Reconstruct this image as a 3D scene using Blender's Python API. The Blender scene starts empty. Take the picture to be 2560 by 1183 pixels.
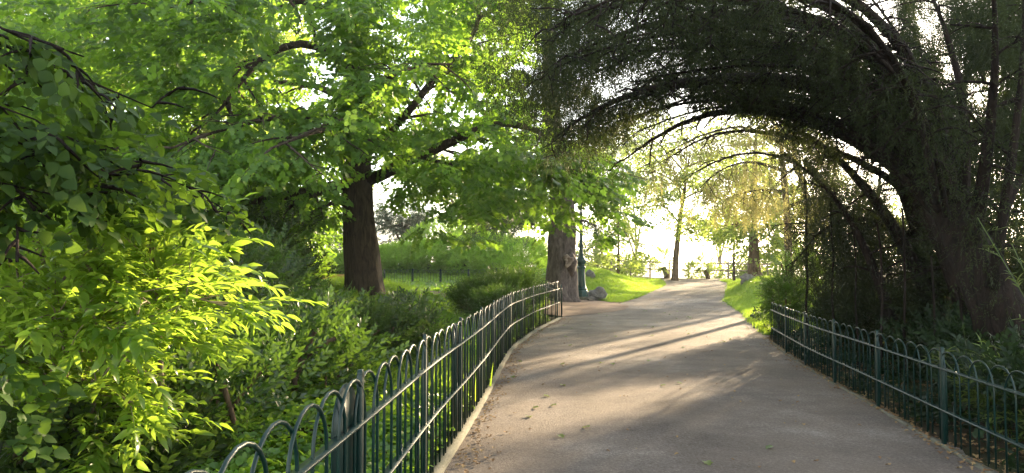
import bpy, math
import numpy as np
from math import radians, pi, sin, cos

S = bpy.context.scene
C = S.collection
rng = np.random.default_rng(7)

# ------------------------------------------------------------------ camera, world, sun, exposure
CAMZ = 1.6
F = 1780.0
PITCH = math.atan(76.5 / F)
cd = bpy.data.cameras.new('camera'); cam = bpy.data.objects.new('camera', cd); C.objects.link(cam)
cam.location = (0, 0, CAMZ); cam.rotation_euler = (pi / 2 + PITCH, 0, 0)
cd.sensor_width = 36; cd.lens = F / 2560 * 36; cd.clip_start = 0.05; cd.clip_end = 6000
S.camera = cam

SUN_AZ, SUN_EL = radians(33.3), radians(12.5)
w = bpy.data.worlds.new('World'); S.world = w; w.use_nodes = True
nt = w.node_tree; bg = nt.nodes['Background']
sky = nt.nodes.new('ShaderNodeTexSky'); sky.sky_type = 'NISHITA'; sky.sun_disc = False
sky.sun_elevation = SUN_EL; sky.sun_rotation = SUN_AZ; sky.air_density = 1.0; sky.dust_density = 0.5
hs = nt.nodes.new('ShaderNodeHueSaturation'); hs.inputs['Saturation'].default_value = .5
wm = nt.nodes.new('ShaderNodeMix'); wm.data_type = 'RGBA'; wm.blend_type = 'MULTIPLY'; wm.inputs[0].default_value = 1; wm.inputs[7].default_value = (1.0, .955, .89, 1)
nt.links.new(sky.outputs[0], hs.inputs['Color']); nt.links.new(hs.outputs[0], wm.inputs[6]); nt.links.new(wm.outputs[2], bg.inputs[0]); bg.inputs[1].default_value = 0.15
sl = bpy.data.lights.new('sun', 'SUN'); sun = bpy.data.objects.new('sun', sl); C.objects.link(sun)
sl.energy = 5.0; sl.angle = radians(0.9); sl.color = (1.0, 0.77, 0.48)
sun.location = (30, 45, 40)
sun.rotation_euler = (radians(90) - SUN_EL, 0, pi - SUN_AZ)
S.view_settings.view_transform = 'Standard'; S.view_settings.look = 'None'
S.view_settings.exposure = 2.6; S.view_settings.gamma = 1.0
cy = S.cycles
cy.max_bounces = 8; cy.diffuse_bounces = 4; cy.glossy_bounces = 2; cy.transmission_bounces = 5
cy.transparent_max_bounces = 4; cy.sample_clamp_indirect = 6.0
cy.use_denoising = True
try: cy.denoiser = 'OPENIMAGEDENOISE'
except Exception: pass
cy.caustics_reflective = False; cy.caustics_refractive = False

# ------------------------------------------------------------------ helpers
def P(px, py, d):
    """a point seen at photo pixel (px, py) whose distance along +Y is d"""
    u, v = px - 1280.0, 591.5 - py
    y = F * cos(PITCH) - v * sin(PITCH); z = F * sin(PITCH) + v * cos(PITCH)
    return np.array([u * d / y, d, CAMZ + z * d / y])

def ss(a, b, x):
    t = np.clip((np.asarray(x, float) - a) / (b - a), 0, 1); return t * t * (3 - 2 * t)

FL = np.array([(-.90, -1.5), (-.83, 1.0), (-.79, 1.9), (-.70, 3.5), (-.60, 5.53), (-.47, 7.05), (-.34, 8.9), (-.20, 11.4), (-.03, 13.9), (.50, 17.2), (.98, 19.3), (1.48, 21.3)])
XL = np.vstack([FL, [(3.65, 26), (5.5, 30.6), (7.2, 35.6), (8.4, 39), (8.9, 42), (9, 50)]])
FR = np.array([(2.6, -1.5), (2.95, 1.0), (3.2, 2.6), (3.45, 4.0), (3.71, 5.53), (4.0, 7.27), (4.31, 9.04), (4.58, 10.8), (4.95, 12.6), (5.25, 14.1), (5.56, 15.5)])
XR = np.vstack([FR, [(6.4, 19), (7.25, 22.5), (7.75, 25), (8.3, 28), (9.9, 33), (11.5, 38), (12.4, 41), (13, 50)]])
def xl(y): return np.interp(y, XL[:, 1], XL[:, 0])
def xr(y): return np.interp(y, XR[:, 1], XR[:, 0])
def zp(y):
    y = np.asarray(y, float)
    return 0.68 * np.clip((y - 12) / 29, 0, 1.15) ** 1.7
def wav(x, y):
    return (np.sin(x * .9 + y * .35) + np.sin(y * 1.1 - x * .5 + 2) + np.sin(x * 2.3 + 1) * .4) / 2.4
def H(x, y):
    x = np.asarray(x, float); y = np.asarray(y, float)
    z = zp(y)
    dl = np.clip(xl(y) - x, 0, None); dr = np.clip(x - xr(y), 0, None)
    z = z + .12 * np.minimum(dl, 8) * (1 - ss(23, 30, y))
    z = z + 1.0 * ss(0, 3.0, dl) * np.exp(-((x - 3.6) / 3.0) ** 2 - ((y - 37) / 6) ** 2)
    z = z + 1.1 * np.exp(-((x + 4) / 9) ** 2 - ((y - 47) / 5) ** 2)
    z = z + .06 * np.minimum(dr, 10) * (1 - ss(20, 28, y))
    z = z + .72 * ss(0, 1.4, dr) * np.exp(-((x - 12.4) / 3.4) ** 2 - ((y - 32) / 7) ** 2)
    z = z + .04 * wav(x, y) * np.minimum(1, (dl + dr))
    z = z - 24 * ss(48, 130, y) - 14 * ss(130, 500, y)
    hill = (np.sin(x / 190 + 1) * .5 + np.sin(x / 77 + y / 300) * .28 + np.sin(x / 31) * .1 + .9)
    z = z + 30 * hill * ss(900, 1500, y) * (1 - .2 * ss(1500, 2400, y))
    return z

def link(o, parent=None):
    C.objects.link(o)
    if parent is not None: o.parent = parent
    return o
def tag(o, label=None, cat=None, group=None, kind=None):
    if label: o['label'] = label
    if cat: o['category'] = cat
    if group: o['group'] = group
    if kind: o['kind'] = kind
    return o
def empty(name, loc=(0, 0, 0), label=None, cat=None, group=None):
    o = bpy.data.objects.new(name, None); C.objects.link(o); o.location = tuple(float(a) for a in loc)
    o.empty_display_size = .1
    return tag(o, label, cat, group)

def mesh_np(name, V, faces, mat, parent=None, rnd=None, smooth=False, offset=None):
    """faces: list of (n,k) int arrays"""
    V = np.asarray(V, np.float32)
    if offset is not None: V = V - np.asarray(offset, np.float32)
    me = bpy.data.meshes.new(name)
    me.vertices.add(len(V)); me.vertices.foreach_set('co', V.ravel())
    faces = [np.asarray(f, np.int32) for f in faces if len(f)]
    tot = np.concatenate([np.full(len(f), f.shape[1], np.int32) for f in faces])
    idx = np.concatenate([f.ravel() for f in faces])
    me.loops.add(len(idx)); me.loops.foreach_set('vertex_index', idx)
    me.polygons.add(len(tot))
    st = np.concatenate([[0], np.cumsum(tot)[:-1]]).astype(np.int32)
    me.polygons.foreach_set('loop_start', st)
    try: me.polygons.foreach_set('loop_total', tot)
    except Exception: pass
    if smooth: me.polygons.foreach_set('use_smooth', np.ones(len(tot), bool))
    if rnd is not None:
        a = me.attributes.new('leafrnd', 'FLOAT', 'POINT'); a.data.foreach_set('value', np.asarray(rnd, np.float32))
    me.update(calc_edges=True)
    if mat: me.materials.append(mat)
    o = bpy.data.objects.new(name, me)
    return link(o, parent)

class MB:
    def __init__(s): s.V = []; s.F = {}; s.n = 0
    def add(s, V, faces):
        V = np.asarray(V, float)
        for f in faces:
            f = np.asarray(f, int)
            if len(f): s.F.setdefault(f.shape[1], []).append(f + s.n)
        s.V.append(V); s.n += len(V); return s
    def box(s, c, size, rz=0, taper=1.0, ry=0, rx=0):
        x, y, z = [a / 2 for a in size]
        v = np.array([(-x, -y, -z), (x, -y, -z), (x, y, -z), (-x, y, -z), (-x * taper, -y * taper, z), (x * taper, -y * taper, z), (x * taper, y * taper, z), (-x * taper, y * taper, z)])
        if rx: v = v @ np.array([(1, 0, 0), (0, cos(rx), sin(rx)), (0, -sin(rx), cos(rx))])
        if ry: v = v @ np.array([(cos(ry), 0, -sin(ry)), (0, 1, 0), (sin(ry), 0, cos(ry))])
        if rz: v = v @ np.array([(cos(rz), sin(rz), 0), (-sin(rz), cos(rz), 0), (0, 0, 1)])
        return s.add(v + np.array(c), [[(0, 3, 2, 1), (4, 5, 6, 7), (0, 1, 5, 4), (1, 2, 6, 5), (2, 3, 7, 6), (3, 0, 4, 7)]])
    def tube(s, pts, rad, n=6, caps=True, squash=None, wob=0.0, seed=0):
        pts = np.asarray(pts, float); m = len(pts)
        rad = np.full(m, rad) if np.isscalar(rad) else np.asarray(rad, float)
        T = np.gradient(pts, axis=0); T /= np.linalg.norm(T, axis=1)[:, None] + 1e-9
        up = np.array([0, 0, 1.]) if abs(T[0, 2]) < .9 else np.array([0, 1., 0])
        A = np.zeros_like(T); a = np.cross(T[0], up); a /= np.linalg.norm(a); A[0] = a
        for i in range(1, m):
            a = A[i - 1] - T[i] * (A[i - 1] @ T[i]); A[i] = a / (np.linalg.norm(a) + 1e-9)
        B = np.cross(T, A)
        th = np.arange(n) * 2 * pi / n
        R = rad[:, None] * np.ones(n)[None]
        if wob:
            k = np.arange(m)[:, None]
            R = R * (1 + wob * (np.sin(th * 3 + seed + k * .25) * .5 + np.sin(th * 5 + 2 * seed - k * .4) * .5 + .4 * np.sin(k * 1.3 + th * 2 + seed)))
        if n > 40: R = R * (1 + .035 * np.abs(np.sin(th * 9 + .18 * k + .6 * np.sin(k * .21))) + .028 * np.abs(np.sin(th * 14 - .13 * k + seed)) - .03)
        ring = pts[:, None] + R[..., None] * (np.cos(th)[None, :, None] * A[:, None] + np.sin(th)[None, :, None] * B[:, None])
        i = np.arange(m - 1)[:, None] * n; j = np.arange(n)[None]; j2 = (j + 1) % n
        q = np.stack([i + j, i + j2, i + n + j2, i + n + j], -1).reshape(-1, 4)
        fs = [q]
        if caps: fs += [[list(range(n))[::-1]], [[(m - 1) * n + a for a in range(n)]]]
        return s.add(ring.reshape(-1, 3), fs)
    def lathe(s, prof, n=16, loc=(0, 0, 0)):
        prof = np.asarray(prof, float); m = len(prof); th = np.arange(n) * 2 * pi / n
        v = np.stack([prof[:, 0, None] * np.cos(th), prof[:, 0, None] * np.sin(th), np.repeat(prof[:, 1, None], n, 1)], -1).reshape(-1, 3) + np.array(loc)
        i = np.arange(m - 1)[:, None] * n; j = np.arange(n)[None]; j2 = (j + 1) % n
        return s.add(v, [np.stack([i + j, i + j2, i + n + j2, i + n + j], -1).reshape(-1, 4), [list(range(n))[::-1]], [[(m - 1) * n + a for a in range(n)]]])
    def build(s, name, mat, parent=None, smooth=False, bevel=0, offset=None):
        o = mesh_np(name, np.vstack(s.V), [np.vstack(f) for f in s.F.values()], mat, parent, smooth=smooth, offset=offset)
        if bevel:
            b = o.modifiers.new('bevel', 'BEVEL'); b.width = bevel; b.segments = 2; b.limit_method = 'ANGLE'
        return o

# ------------------------------------------------------------------ materials
def mat(name):
    m = bpy.data.materials.new(name); m.use_nodes = True
    t = m.node_tree; p = t.nodes['Principled BSDF']; return m, t, p
def noise(t, scale, detail=4, rough=.6, vec=None, dist=0):
    n = t.nodes.new('ShaderNodeTexNoise'); n.inputs['Scale'].default_value = scale; n.inputs['Detail'].default_value = detail
    n.inputs['Roughness'].default_value = rough; n.inputs['Distortion'].default_value = dist
    if vec is not None: t.links.new(vec, n.inputs['Vector'])
    return n
def ramp(t, fac, stops):
    r = t.nodes.new('ShaderNodeValToRGB'); e = r.color_ramp.elements
    while len(e) < len(stops): e.new(.5)
    for a, (p, c) in zip(e, stops): a.position = p; a.color = (*c, 1)
    t.links.new(fac, r.inputs[0]); return r
def bump(t, h, strength, dist, p):
    b = t.nodes.new('ShaderNodeBump'); b.inputs['Strength'].default_value = strength; b.inputs['Distance'].default_value = dist
    t.links.new(h, b.inputs['Height']); t.links.new(b.outputs[0], p.inputs['Normal']); return b
def coords(t, scale=None):
    g = t.nodes.new('ShaderNodeNewGeometry')
    if scale is None: return g.outputs['Position']
    mp = t.nodes.new('ShaderNodeMapping'); mp.inputs['Scale'].default_value = scale
    t.links.new(g.outputs['Position'], mp.inputs[0]); return mp.outputs[0]

def leaf_mat(name, cols, trans, tw=.45, rough=.42, spec=.5, patch=.9):
    """cols: dark/mid/light base colours picked per leaf, trans: colour of light passing through"""
    m, t, p = mat(name)
    a = t.nodes.new('ShaderNodeAttribute'); a.attribute_name = 'leafrnd'
    n = noise(t, patch, 2, .5, coords(t))
    ad = t.nodes.new('ShaderNodeMath'); ad.operation = 'MULTIPLY_ADD'; ad.inputs[1].default_value = .65
    sc = t.nodes.new('ShaderNodeMath'); sc.operation = 'MULTIPLY'; sc.inputs[1].default_value = .45
    t.links.new(n.outputs[0], sc.inputs[0]); t.links.new(a.outputs['Fac'], ad.inputs[0]); t.links.new(sc.outputs[0], ad.inputs[2])
    k = len(cols)
    r = ramp(t, ad.outputs[0], [(.12 + .8 * i / (k - 1), c) for i, c in enumerate(cols)])
    t.links.new(r.outputs[0], p.inputs['Base Color']); p.inputs['Roughness'].default_value = rough
    p.inputs['Specular IOR Level'].default_value = spec
    tr = t.nodes.new('ShaderNodeBsdfTranslucent')
    lo = tuple(c * .62 for c in trans)
    r2 = ramp(t, ad.outputs[0], [(.1, lo), (.9, trans)])
    t.links.new(r2.outputs[0], tr.inputs[0])
    mx = t.nodes.new('ShaderNodeMixShader'); mx.inputs[0].default_value = tw
    t.links.new(p.outputs[0], mx.inputs[1]); t.links.new(tr.outputs[0], mx.inputs[2])
    t.links.new(mx.outputs[0], t.nodes['Material Output'].inputs[0]); return m

M = {}
M['chestnut'] = leaf_mat('chestnut_leaf', [(.026, .062, .012), (.045, .10, .017), (.08, .15, .024)], (.31, .54, .045), .5, spec=.3)
M['far_leaf'] = leaf_mat('far_leaf', [(.05, .085, .025), (.08, .13, .035), (.12, .17, .045)], (.55, .70, .12), .5, spec=.35)
M['plane_leaf'] = leaf_mat('plane_leaf', [(.05, .10, .02), (.08, .14, .03), (.15, .18, .04)], (.48, .62, .11), .5)
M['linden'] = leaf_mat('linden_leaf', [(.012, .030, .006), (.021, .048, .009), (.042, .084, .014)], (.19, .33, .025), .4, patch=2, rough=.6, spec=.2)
M['laurel'] = leaf_mat('laurel_leaf', [(.04, .085, .018), (.075, .135, .02), (.15, .20, .03)], (.54, .80, .07), .5, rough=.3, patch=2)
M['shrub_a'] = leaf_mat('shrub_leaf', [(.016, .042, .012), (.027, .064, .014), (.05, .10, .02)], (.19, .34, .035), .42, rough=.33, patch=2)
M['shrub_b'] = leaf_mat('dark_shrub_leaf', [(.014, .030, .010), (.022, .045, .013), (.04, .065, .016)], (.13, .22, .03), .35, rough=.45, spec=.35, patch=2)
M['cover'] = leaf_mat('ground_cover_leaf', [(.05, .12, .02), (.08, .18, .025), (.14, .24, .03)], (.45, .70, .05), .45, patch=2)
M['hedge'] = leaf_mat('hedge_leaf', [(.04, .11, .02), (.06, .16, .025), (.13, .26, .04)], (.48, .78, .07), .48, spec=.2, rough=.6)
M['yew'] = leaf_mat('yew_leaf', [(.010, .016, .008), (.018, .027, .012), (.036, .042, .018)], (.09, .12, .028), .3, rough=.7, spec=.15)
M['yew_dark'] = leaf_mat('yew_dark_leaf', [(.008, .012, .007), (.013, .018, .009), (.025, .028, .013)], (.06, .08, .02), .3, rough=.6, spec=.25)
M['painted_shade'] = leaf_mat('painted_shade_leaf', [(.007, .017, .008), (.012, .027, .011), (.022, .042, .014)], (.07, .12, .02), .3, rough=.5, spec=.25, patch=2)  # right undergrowth leaves, base colour darkened to stand in for shade
M['yew_gold'] = leaf_mat('yew_gold_leaf', [(.05, .06, .02), (.085, .085, .03), (.13, .11, .04)], (.46, .44, .14), .5, rough=.5)
M['conifer'] = leaf_mat('conifer_leaf', [(.02, .045, .03), (.03, .06, .035), (.05, .09, .04)], (.12, .22, .08), .3, rough=.5)
M['bamboo'] = leaf_mat('bamboo_leaf', [(.05, .10, .02), (.09, .14, .03), (.15, .18, .05)], (.4, .5, .08), .4)
M['grass'] = leaf_mat('grass_blade', [(.06, .14, .02), (.10, .20, .025), (.16, .26, .035)], (.5, .72, .06), .45, rough=.5, patch=.6)
M['litter'] = leaf_mat('dry_leaf', [(.12, .06, .025), (.25, .14, .06), (.40, .28, .12)], (.3, .2, .08), .15, rough=.8)

def bark(name, a, b, sc=(9, 9, 1.6), bs=.8):
    m, t, p = mat(name); v = coords(t, sc)
    n = noise(t, 1.6, 6, .65, v, .8); r = ramp(t, n.outputs[0], [(.32, a), (.68, b)])
    t.links.new(r.outputs[0], p.inputs['Base Color']); p.inputs['Roughness'].default_value = .9
    p.inputs['Specular IOR Level'].default_value = .2
    bump(t, n.outputs[0], bs, .08, p); return m
M['bark_dark'] = bark('bark_dark', (.018, .013, .010), (.085, .062, .045))
M['bark_grey'] = bark('bark_grey', (.045, .036, .034), (.16, .13, .12), (6, 6, 2))
M['bark_brown'] = bark('bark_brown', (.05, .035, .022), (.19, .13, .08))
M['bark_pale'] = bark('bark_pale', (.13, .10, .07), (.33, .26, .18), (3, 3, 2), .4)
M['bark_yew'] = bark('bark_yew', (.006, .0045, .004), (.026, .017, .013))
M['wound'] = bark('wound_wood', (.13, .085, .07), (.40, .33, .28), (5, 5, 5))

def paint(name, col, rough=.28, chips=(.10, .09, .07)):
    m, t, p = mat(name); n = noise(t, 9, 5, .7, coords(t))
    r = ramp(t, n.outputs[0], [(.36, tuple(c * .75 for c in col)), (.60, col), (.74, tuple(c * 1.3 for c in col)), (.80, chips)])
    t.links.new(r.outputs[0], p.inputs['Base Color']); p.inputs['Roughness'].default_value = rough; p.inputs['Specular IOR Level'].default_value = .35
    n2 = noise(t, 60, 3, .6, coords(t)); bump(t, n2.outputs[0], .25, .004, p); return m
M['paint'] = paint('green_paint', (.0022, .021, .0175), .38)
M['paint_lamp'] = paint('lamp_green_paint', (.014, .060, .056), .4)

def ground_mat(name, stops, sc=3.0, sc2=60, bs=.5, bd=.02, rough=.95, tint=None, grain=False):
    m, t, p = mat(name); v = coords(t)
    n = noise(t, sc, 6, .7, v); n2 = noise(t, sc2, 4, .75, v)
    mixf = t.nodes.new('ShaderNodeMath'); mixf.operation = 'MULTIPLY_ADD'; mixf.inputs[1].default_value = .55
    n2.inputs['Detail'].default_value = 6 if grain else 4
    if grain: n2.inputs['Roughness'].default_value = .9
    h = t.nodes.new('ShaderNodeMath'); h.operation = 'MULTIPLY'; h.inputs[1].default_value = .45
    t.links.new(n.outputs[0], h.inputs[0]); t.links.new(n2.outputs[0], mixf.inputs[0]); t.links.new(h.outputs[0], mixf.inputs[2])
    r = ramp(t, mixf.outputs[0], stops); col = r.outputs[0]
    if tint:
        n3 = noise(t, tint[0], 4, .6, v); rr = ramp(t, n3.outputs[0], [(.4, (0, 0, 0)), (.66, (1, 1, 1))])
        mx = t.nodes.new('ShaderNodeMix'); mx.data_type = 'RGBA'; mx.blend_type = 'MIX'
        f = t.nodes.new('ShaderNodeMath'); f.operation = 'MULTIPLY'; f.inputs[1].default_value = tint[2]
        t.links.new(rr.outputs[0], f.inputs[0]); t.links.new(f.outputs[0], mx.inputs[0])
        t.links.new(col, mx.inputs[6]); mx.inputs[7].default_value = (*tint[1], 1); col = mx.outputs[2]
    t.links.new(col, p.inputs['Base Color']); p.inputs['Roughness'].default_value = rough
    p.inputs['Specular IOR Level'].default_value = .15
    bump(t, n2.outputs[0], bs, bd, p); return m
M['soil'] = ground_mat('soil', [(.3, (.020, .016, .010)), (.5, (.05, .038, .022)), (.7, (.09, .075, .04))], tint=(.5, (.03, .06, .012), .7))
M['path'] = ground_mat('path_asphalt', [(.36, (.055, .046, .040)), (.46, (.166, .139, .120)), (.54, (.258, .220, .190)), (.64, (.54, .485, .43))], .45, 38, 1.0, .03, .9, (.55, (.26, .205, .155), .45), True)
M['gravel'] = ground_mat('gravel', [(.3, (.12, .08, .055)), (.5, (.24, .165, .12)), (.7, (.38, .29, .22))], 1, 60)
M['lawn'] = ground_mat('lawn', [(.3, (.03, .08, .012)), (.5, (.06, .14, .018)), (.7, (.10, .19, .03))], 1.2, 25, .8, .05)
M['kerb'] = ground_mat('kerb_concrete', [(.3, (.08, .075, .055)), (.5, (.16, .15, .115)), (.72, (.28, .26, .21))], 2, 50, .4, .01, .85, (3, (.10, .11, .06), .45))
M['rock'] = ground_mat('rock_stone', [(.3, (.07, .065, .06)), (.5, (.18, .17, .155)), (.7, (.32, .30, .27))], 3, 14, .9, .06)
M['rail'] = ground_mat('cement_rail', [(.3, (.14, .12, .09)), (.5, (.22, .19, .15)), (.7, (.32, .28, .23))], 3, 40, .4, .01)
M['wood'] = ground_mat('bench_wood', [(.3, (.22, .09, .045)), (.5, (.38, .17, .085)), (.7, (.48, .25, .13))], 5, 30, .3, .005, .6)
m_, t_, p_ = mat('lamp_glass'); p_.inputs['Base Color'].default_value = (.75, .78, .76, 1); p_.inputs['Roughness'].default_value = .25; p_.inputs['Transmission Weight'].default_value = .8; M['glass'] = m_
m_, t_, p_ = mat('far_hills')
n_ = noise(t_, .012, 5, .7, coords(t_)); r_ = ramp(t_, n_.outputs[0], [(.35, (.05, .08, .04)), (.55, (.11, .14, .08)), (.7, (.30, .29, .26))])
t_.links.new(r_.outputs[0], p_.inputs['Base Color']); p_.inputs['Roughness'].default_value = 1; M['hills'] = m_

# ------------------------------------------------------------------ ground, path, lawns
def axis(segs):
    out = [np.linspace(a, b, n, endpoint=False) for a, b, n in segs]; return np.concatenate(out + [[segs[-1][1]]])
def grid_sheet(name, X, Y, zf, m, smooth=True):
    ny, nx = X.shape; Z = zf(X, Y)
    V = np.stack([X, Y, Z], -1).reshape(-1, 3)
    i = np.arange(ny - 1)[:, None] * nx; j = np.arange(nx - 1)[None]
    q = np.stack([i + j, i + j + 1, i + nx + j + 1, i + nx + j], -1).reshape(-1, 4)
    return mesh_np(name, V, [q], m, smooth=smooth)
gx = axis([(-3000, -300, 24), (-300, -40, 30), (-40, -12, 40), (-12, 20, 130), (20, 45, 36), (45, 300, 30), (300, 3000, 24)])
gy = axis([(-60, -4, 14), (-4, 50, 200), (50, 130, 40), (130, 600, 24), (600, 2600, 50)])
GX, GY = np.meshgrid(gx, gy)
o = grid_sheet('ground', GX, GY, lambda x, y: H(x, y) - .03 - .03 * ((x > xl(y)) & (x < xr(y))), M['soil']); tag(o, kind='structure')
o.data.materials.append(M['hills'])
cen = np.empty(len(o.data.polygons) * 3, np.float32); o.data.polygons.foreach_get('center', cen); cen = cen.reshape(-1, 3)
o.data.polygons.foreach_set('material_index', (cen[:, 1] > 140).astype(np.int32))

def strip(name, ys, fl, fr, nx, m, dz, zf=None):
    Y = np.repeat(ys[:, None], nx, 1); t = np.linspace(0, 1, nx)[None]
    X = fl(ys)[:, None] * (1 - t) + fr(ys)[:, None] * t
    o = grid_sheet(name, X, Y, lambda x, y: (zf(x, y) if zf else H(x, y)) + dz, m); return tag(o, kind='structure')
jag = lambda y, a, s: a * (np.sin(y * 3.1 + s) + .6 * np.sin(y * 7.7 + 2 * s) + .4 * np.sin(y * 17 + s))
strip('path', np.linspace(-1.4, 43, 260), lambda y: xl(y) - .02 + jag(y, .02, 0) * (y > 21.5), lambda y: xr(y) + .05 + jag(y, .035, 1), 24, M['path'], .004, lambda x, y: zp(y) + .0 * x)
strip('viewpoint_path', np.linspace(43, 46.4, 12), lambda y: -12 + 0 * y, lambda y: 30 + 0 * y, 60, M['path'], .003, lambda x, y: zp(y) + 0 * x)
# gravel of the side path, leaving to the left past the fence corner
yy = np.linspace(21.5, 27.6, 30)
strip('side_path', yy, lambda y: -16 + 0 * y, lambda y: np.minimum(xl(y) + .02 + .9 * ss(21.5, 23.5, y) - 0.9 * ss(25, 27, y), 5.0) + jag(y, .05, 2), 60, M['gravel'], .016)
strip('lawn_left', np.linspace(27.2, 43, 50), lambda y: np.interp(y, [27.2, 28.5, 30, 33, 43], [3.7, 3.1, 2.6, 1.6, -2]), lambda y: xl(y) + jag(y, .05, 3), 30, M['lawn'], .014)
strip('lawn_right', np.linspace(16.5, 43, 60), lambda y: xr(y) + jag(y, .05, 4), lambda y: xr(y) + 9, 34, M['lawn'], .014)

# concrete kerb under the left fence
def offset_line(L, off):
    T = np.gradient(L, axis=0); T /= np.linalg.norm(T, axis=1)[:, None]
    return L + np.stack([T[:, 1], -T[:, 0]], 1) * off
def resample(L, step):
    d = np.concatenate([[0], np.cumsum(np.linalg.norm(np.diff(L, axis=0), axis=1))])
    s = np.arange(0, d[-1] + 1e-6, step); return np.stack([np.interp(s, d, L[:, 0]), np.interp(s, d, L[:, 1])], 1)
def smooth_line(L, step, it=6):
    R = resample(L, step)
    for _ in range(it): R[1:-1] = (R[:-2] + 2 * R[1:-1] + R[2:]) / 4
    return resample(R, step)
FLs = smooth_line(FL, .29, 8); FRs = smooth_line(FR, .29, 8)
def kerb(L, w0, w1, h, name, m):
    L = resample(L, .3)
    a, b = offset_line(L, w0), offset_line(L, w1); z = zp(L[:, 1]); n = len(L)
    z0 = z - .05; z1 = z + h
    jit = rng.normal(0, .003, n)
    V = np.concatenate([np.c_[a, z0], np.c_[a, z1 + jit], np.c_[b, z1 + jit - .004], np.c_[b, z0]])
    i = np.arange(n - 1); q = np.concatenate([np.stack([k * n + i, k * n + i + 1, (k + 1) * n + i + 1, (k + 1) * n + i], 1) for k in range(3)])
    return tag(mesh_np(name, V, [q], m), kind='structure')
kerb(FLs, -.055, .055, .05, 'kerb', M['kerb'])
kerb(FRs, -.04, .03, .02, 'kerb', M['kerb'])

# ------------------------------------------------------------------ fences
def hoop_mesh(width, h, r, seg=10, zlow=.06):
    R = width / 2; zt = h - R - r
    pts = [(-R, 0, zlow), (-R, 0, zt)] + [(-R * cos(a), 0, zt + R * sin(a)) for a in np.linspace(0, pi, seg)[1:-1]] + [(R, 0, zt), (R, 0, zlow)]
    return np.array(pts)
def fence(L, h, name, label, rails, hoop_r=.008, pitch=.29, per=6, post=.045, plates=(), side=1, zfn=None, first=0, dense=True, sides=8, group=None, skip_last=0):
    zfn = zfn or (lambda x, y: zp(y)); R = smooth_line(L, pitch, 6)
    root = empty(name, (R[0, 0], R[0, 1], float(zfn(R[0, 0], R[0, 1]))), label, 'fence', group)
    org = np.array(root.location)
    n = len(R); T = np.gradient(R, axis=0); A = np.arctan2(T[:, 1], T[:, 0]); Z = zfn(R[:, 0], R[:, 1])
    # hoop parts share one mesh
    hm = MB().tube(hoop_mesh(pitch * 1.45, h, hoop_r, 12), hoop_r, sides).build('hoop', M['paint'], root, smooth=True)
    sb = MB().tube([(0, 0, .045), (0, 0, h * rails[1] + .06)], hoop_r * .85, 6)
    sb.lathe([(hoop_r * .85, 0), (.001, .03)], 6, (0, 0, h * rails[1] + .06)); sbo = sb.build('short_bar', M['paint'], root, smooth=True) if dense else None
    pm = MB().box((0, 0, h * .5 - .01), (post, post * .55, h + .02)); pm.tube([(0, -post * .275, h), (0, post * .275, h)], post * .5, 12)
    pmo = pm.build('post', M['paint'], root, bevel=.003)
    def inst(src, x, y, z, a, firsts):
        if firsts: o = src
        else: o = src.copy(); C.objects.link(o)
        o.parent = root; o.location = (x - org[0], y - org[1], z - org[2]); o.rotation_euler = (0, 0, a); return o
    fh = fb = fp = True; nb = 0
    for i in range(n - 1):
        if (i - first) % per == 0:
            off = offset_line(R, .0)[i]; inst(pmo, off[0], off[1], Z[i], A[i], fp); fp = False
        mid = (R[i] + R[i + 1]) / 2; zz = (Z[i] + Z[i + 1]) / 2
        if i < n - 1 - skip_last:
            lat = (.006 if i % 2 else -.006) * side; nx, ny = sin(A[i]), -cos(A[i])
            inst(hm, mid[0] + nx * lat, mid[1] + ny * lat, zz, A[i] + rng.normal(0, .006), fh); fh = False
        if dense and nb < 96:
            for q in (.0,):
                inst(sbo, R[i, 0] + T[i, 0] * (.25 + q), R[i, 1] + T[i, 1] * (.25 + q), Z[i], A[i], fb); fb = False; nb += 1
    for k, fr in enumerate(rails):
        m = MB(); w_, t_h = .05, .010; zc = Z + h * fr
        a, b = offset_line(R, -w_ / 2), offset_line(R, w_ / 2)
        V = np.concatenate([np.c_[a, zc - t_h], np.c_[a, zc], np.c_[b, zc], np.c_[b, zc - t_h]]) - org
        i = np.arange(n - 1); q = np.concatenate([np.stack([k2 * n + i, k2 * n + i + 1, ((k2 + 1) % 4) * n + i + 1, ((k2 + 1) % 4) * n + i], 1) for k2 in range(4)])
        mesh_np('rail', V, [q], M['paint'], root)
    for i in plates:
        mid = (R[i] + R[i + 1]) / 2; w_ = pitch * 1.3; R2 = w_ / 2; m = MB(); zt = h - R2 - .02
        out = [(-R2, .06), (R2, .06), (R2, zt)] + [(R2 * cos(a), zt + R2 * sin(a)) for a in np.linspace(0, pi, 12)[1:-1]] + [(-R2, zt)]
        V = [(x, -.004, z) for x, z in out] + [(x, .004, z) for x, z in out]; k = len(out)
        m.add(V, [[list(range(k))], [list(range(2 * k - 1, k - 1, -1))], [(a, a + k, (a + 1) % k + k, (a + 1) % k) for a in range(k)]])
        po = m.build('infill_plate', M['paint'], root); lat = .03 * -side; nx, ny = sin(A[i]), -cos(A[i])
        po.location = (mid[0] + nx * lat - org[0], mid[1] + ny * lat - org[1], Z[i] - org[2]); po.rotation_euler = (0, 0, A[i])
    return root
FL_near = np.vstack([[(-.80, 1.62)], FL[2:]])
fence(FL_near, 1.10, 'hoop_top_fence', 'dark green hoop-topped iron fence curving along the left edge of the path', (.80, .44), plates=(5, 17), first=0)
fence(FR[1:], .86, 'hoop_top_fence', 'lower dark green hoop-topped iron fence on the right edge of the path', (.81, .38), hoop_r=.007, post=.05, first=1)
CR = np.array([(1.48, 21.4), (1.1, 22.3), (.55, 23.0), (-.4, 23.3)])
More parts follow.
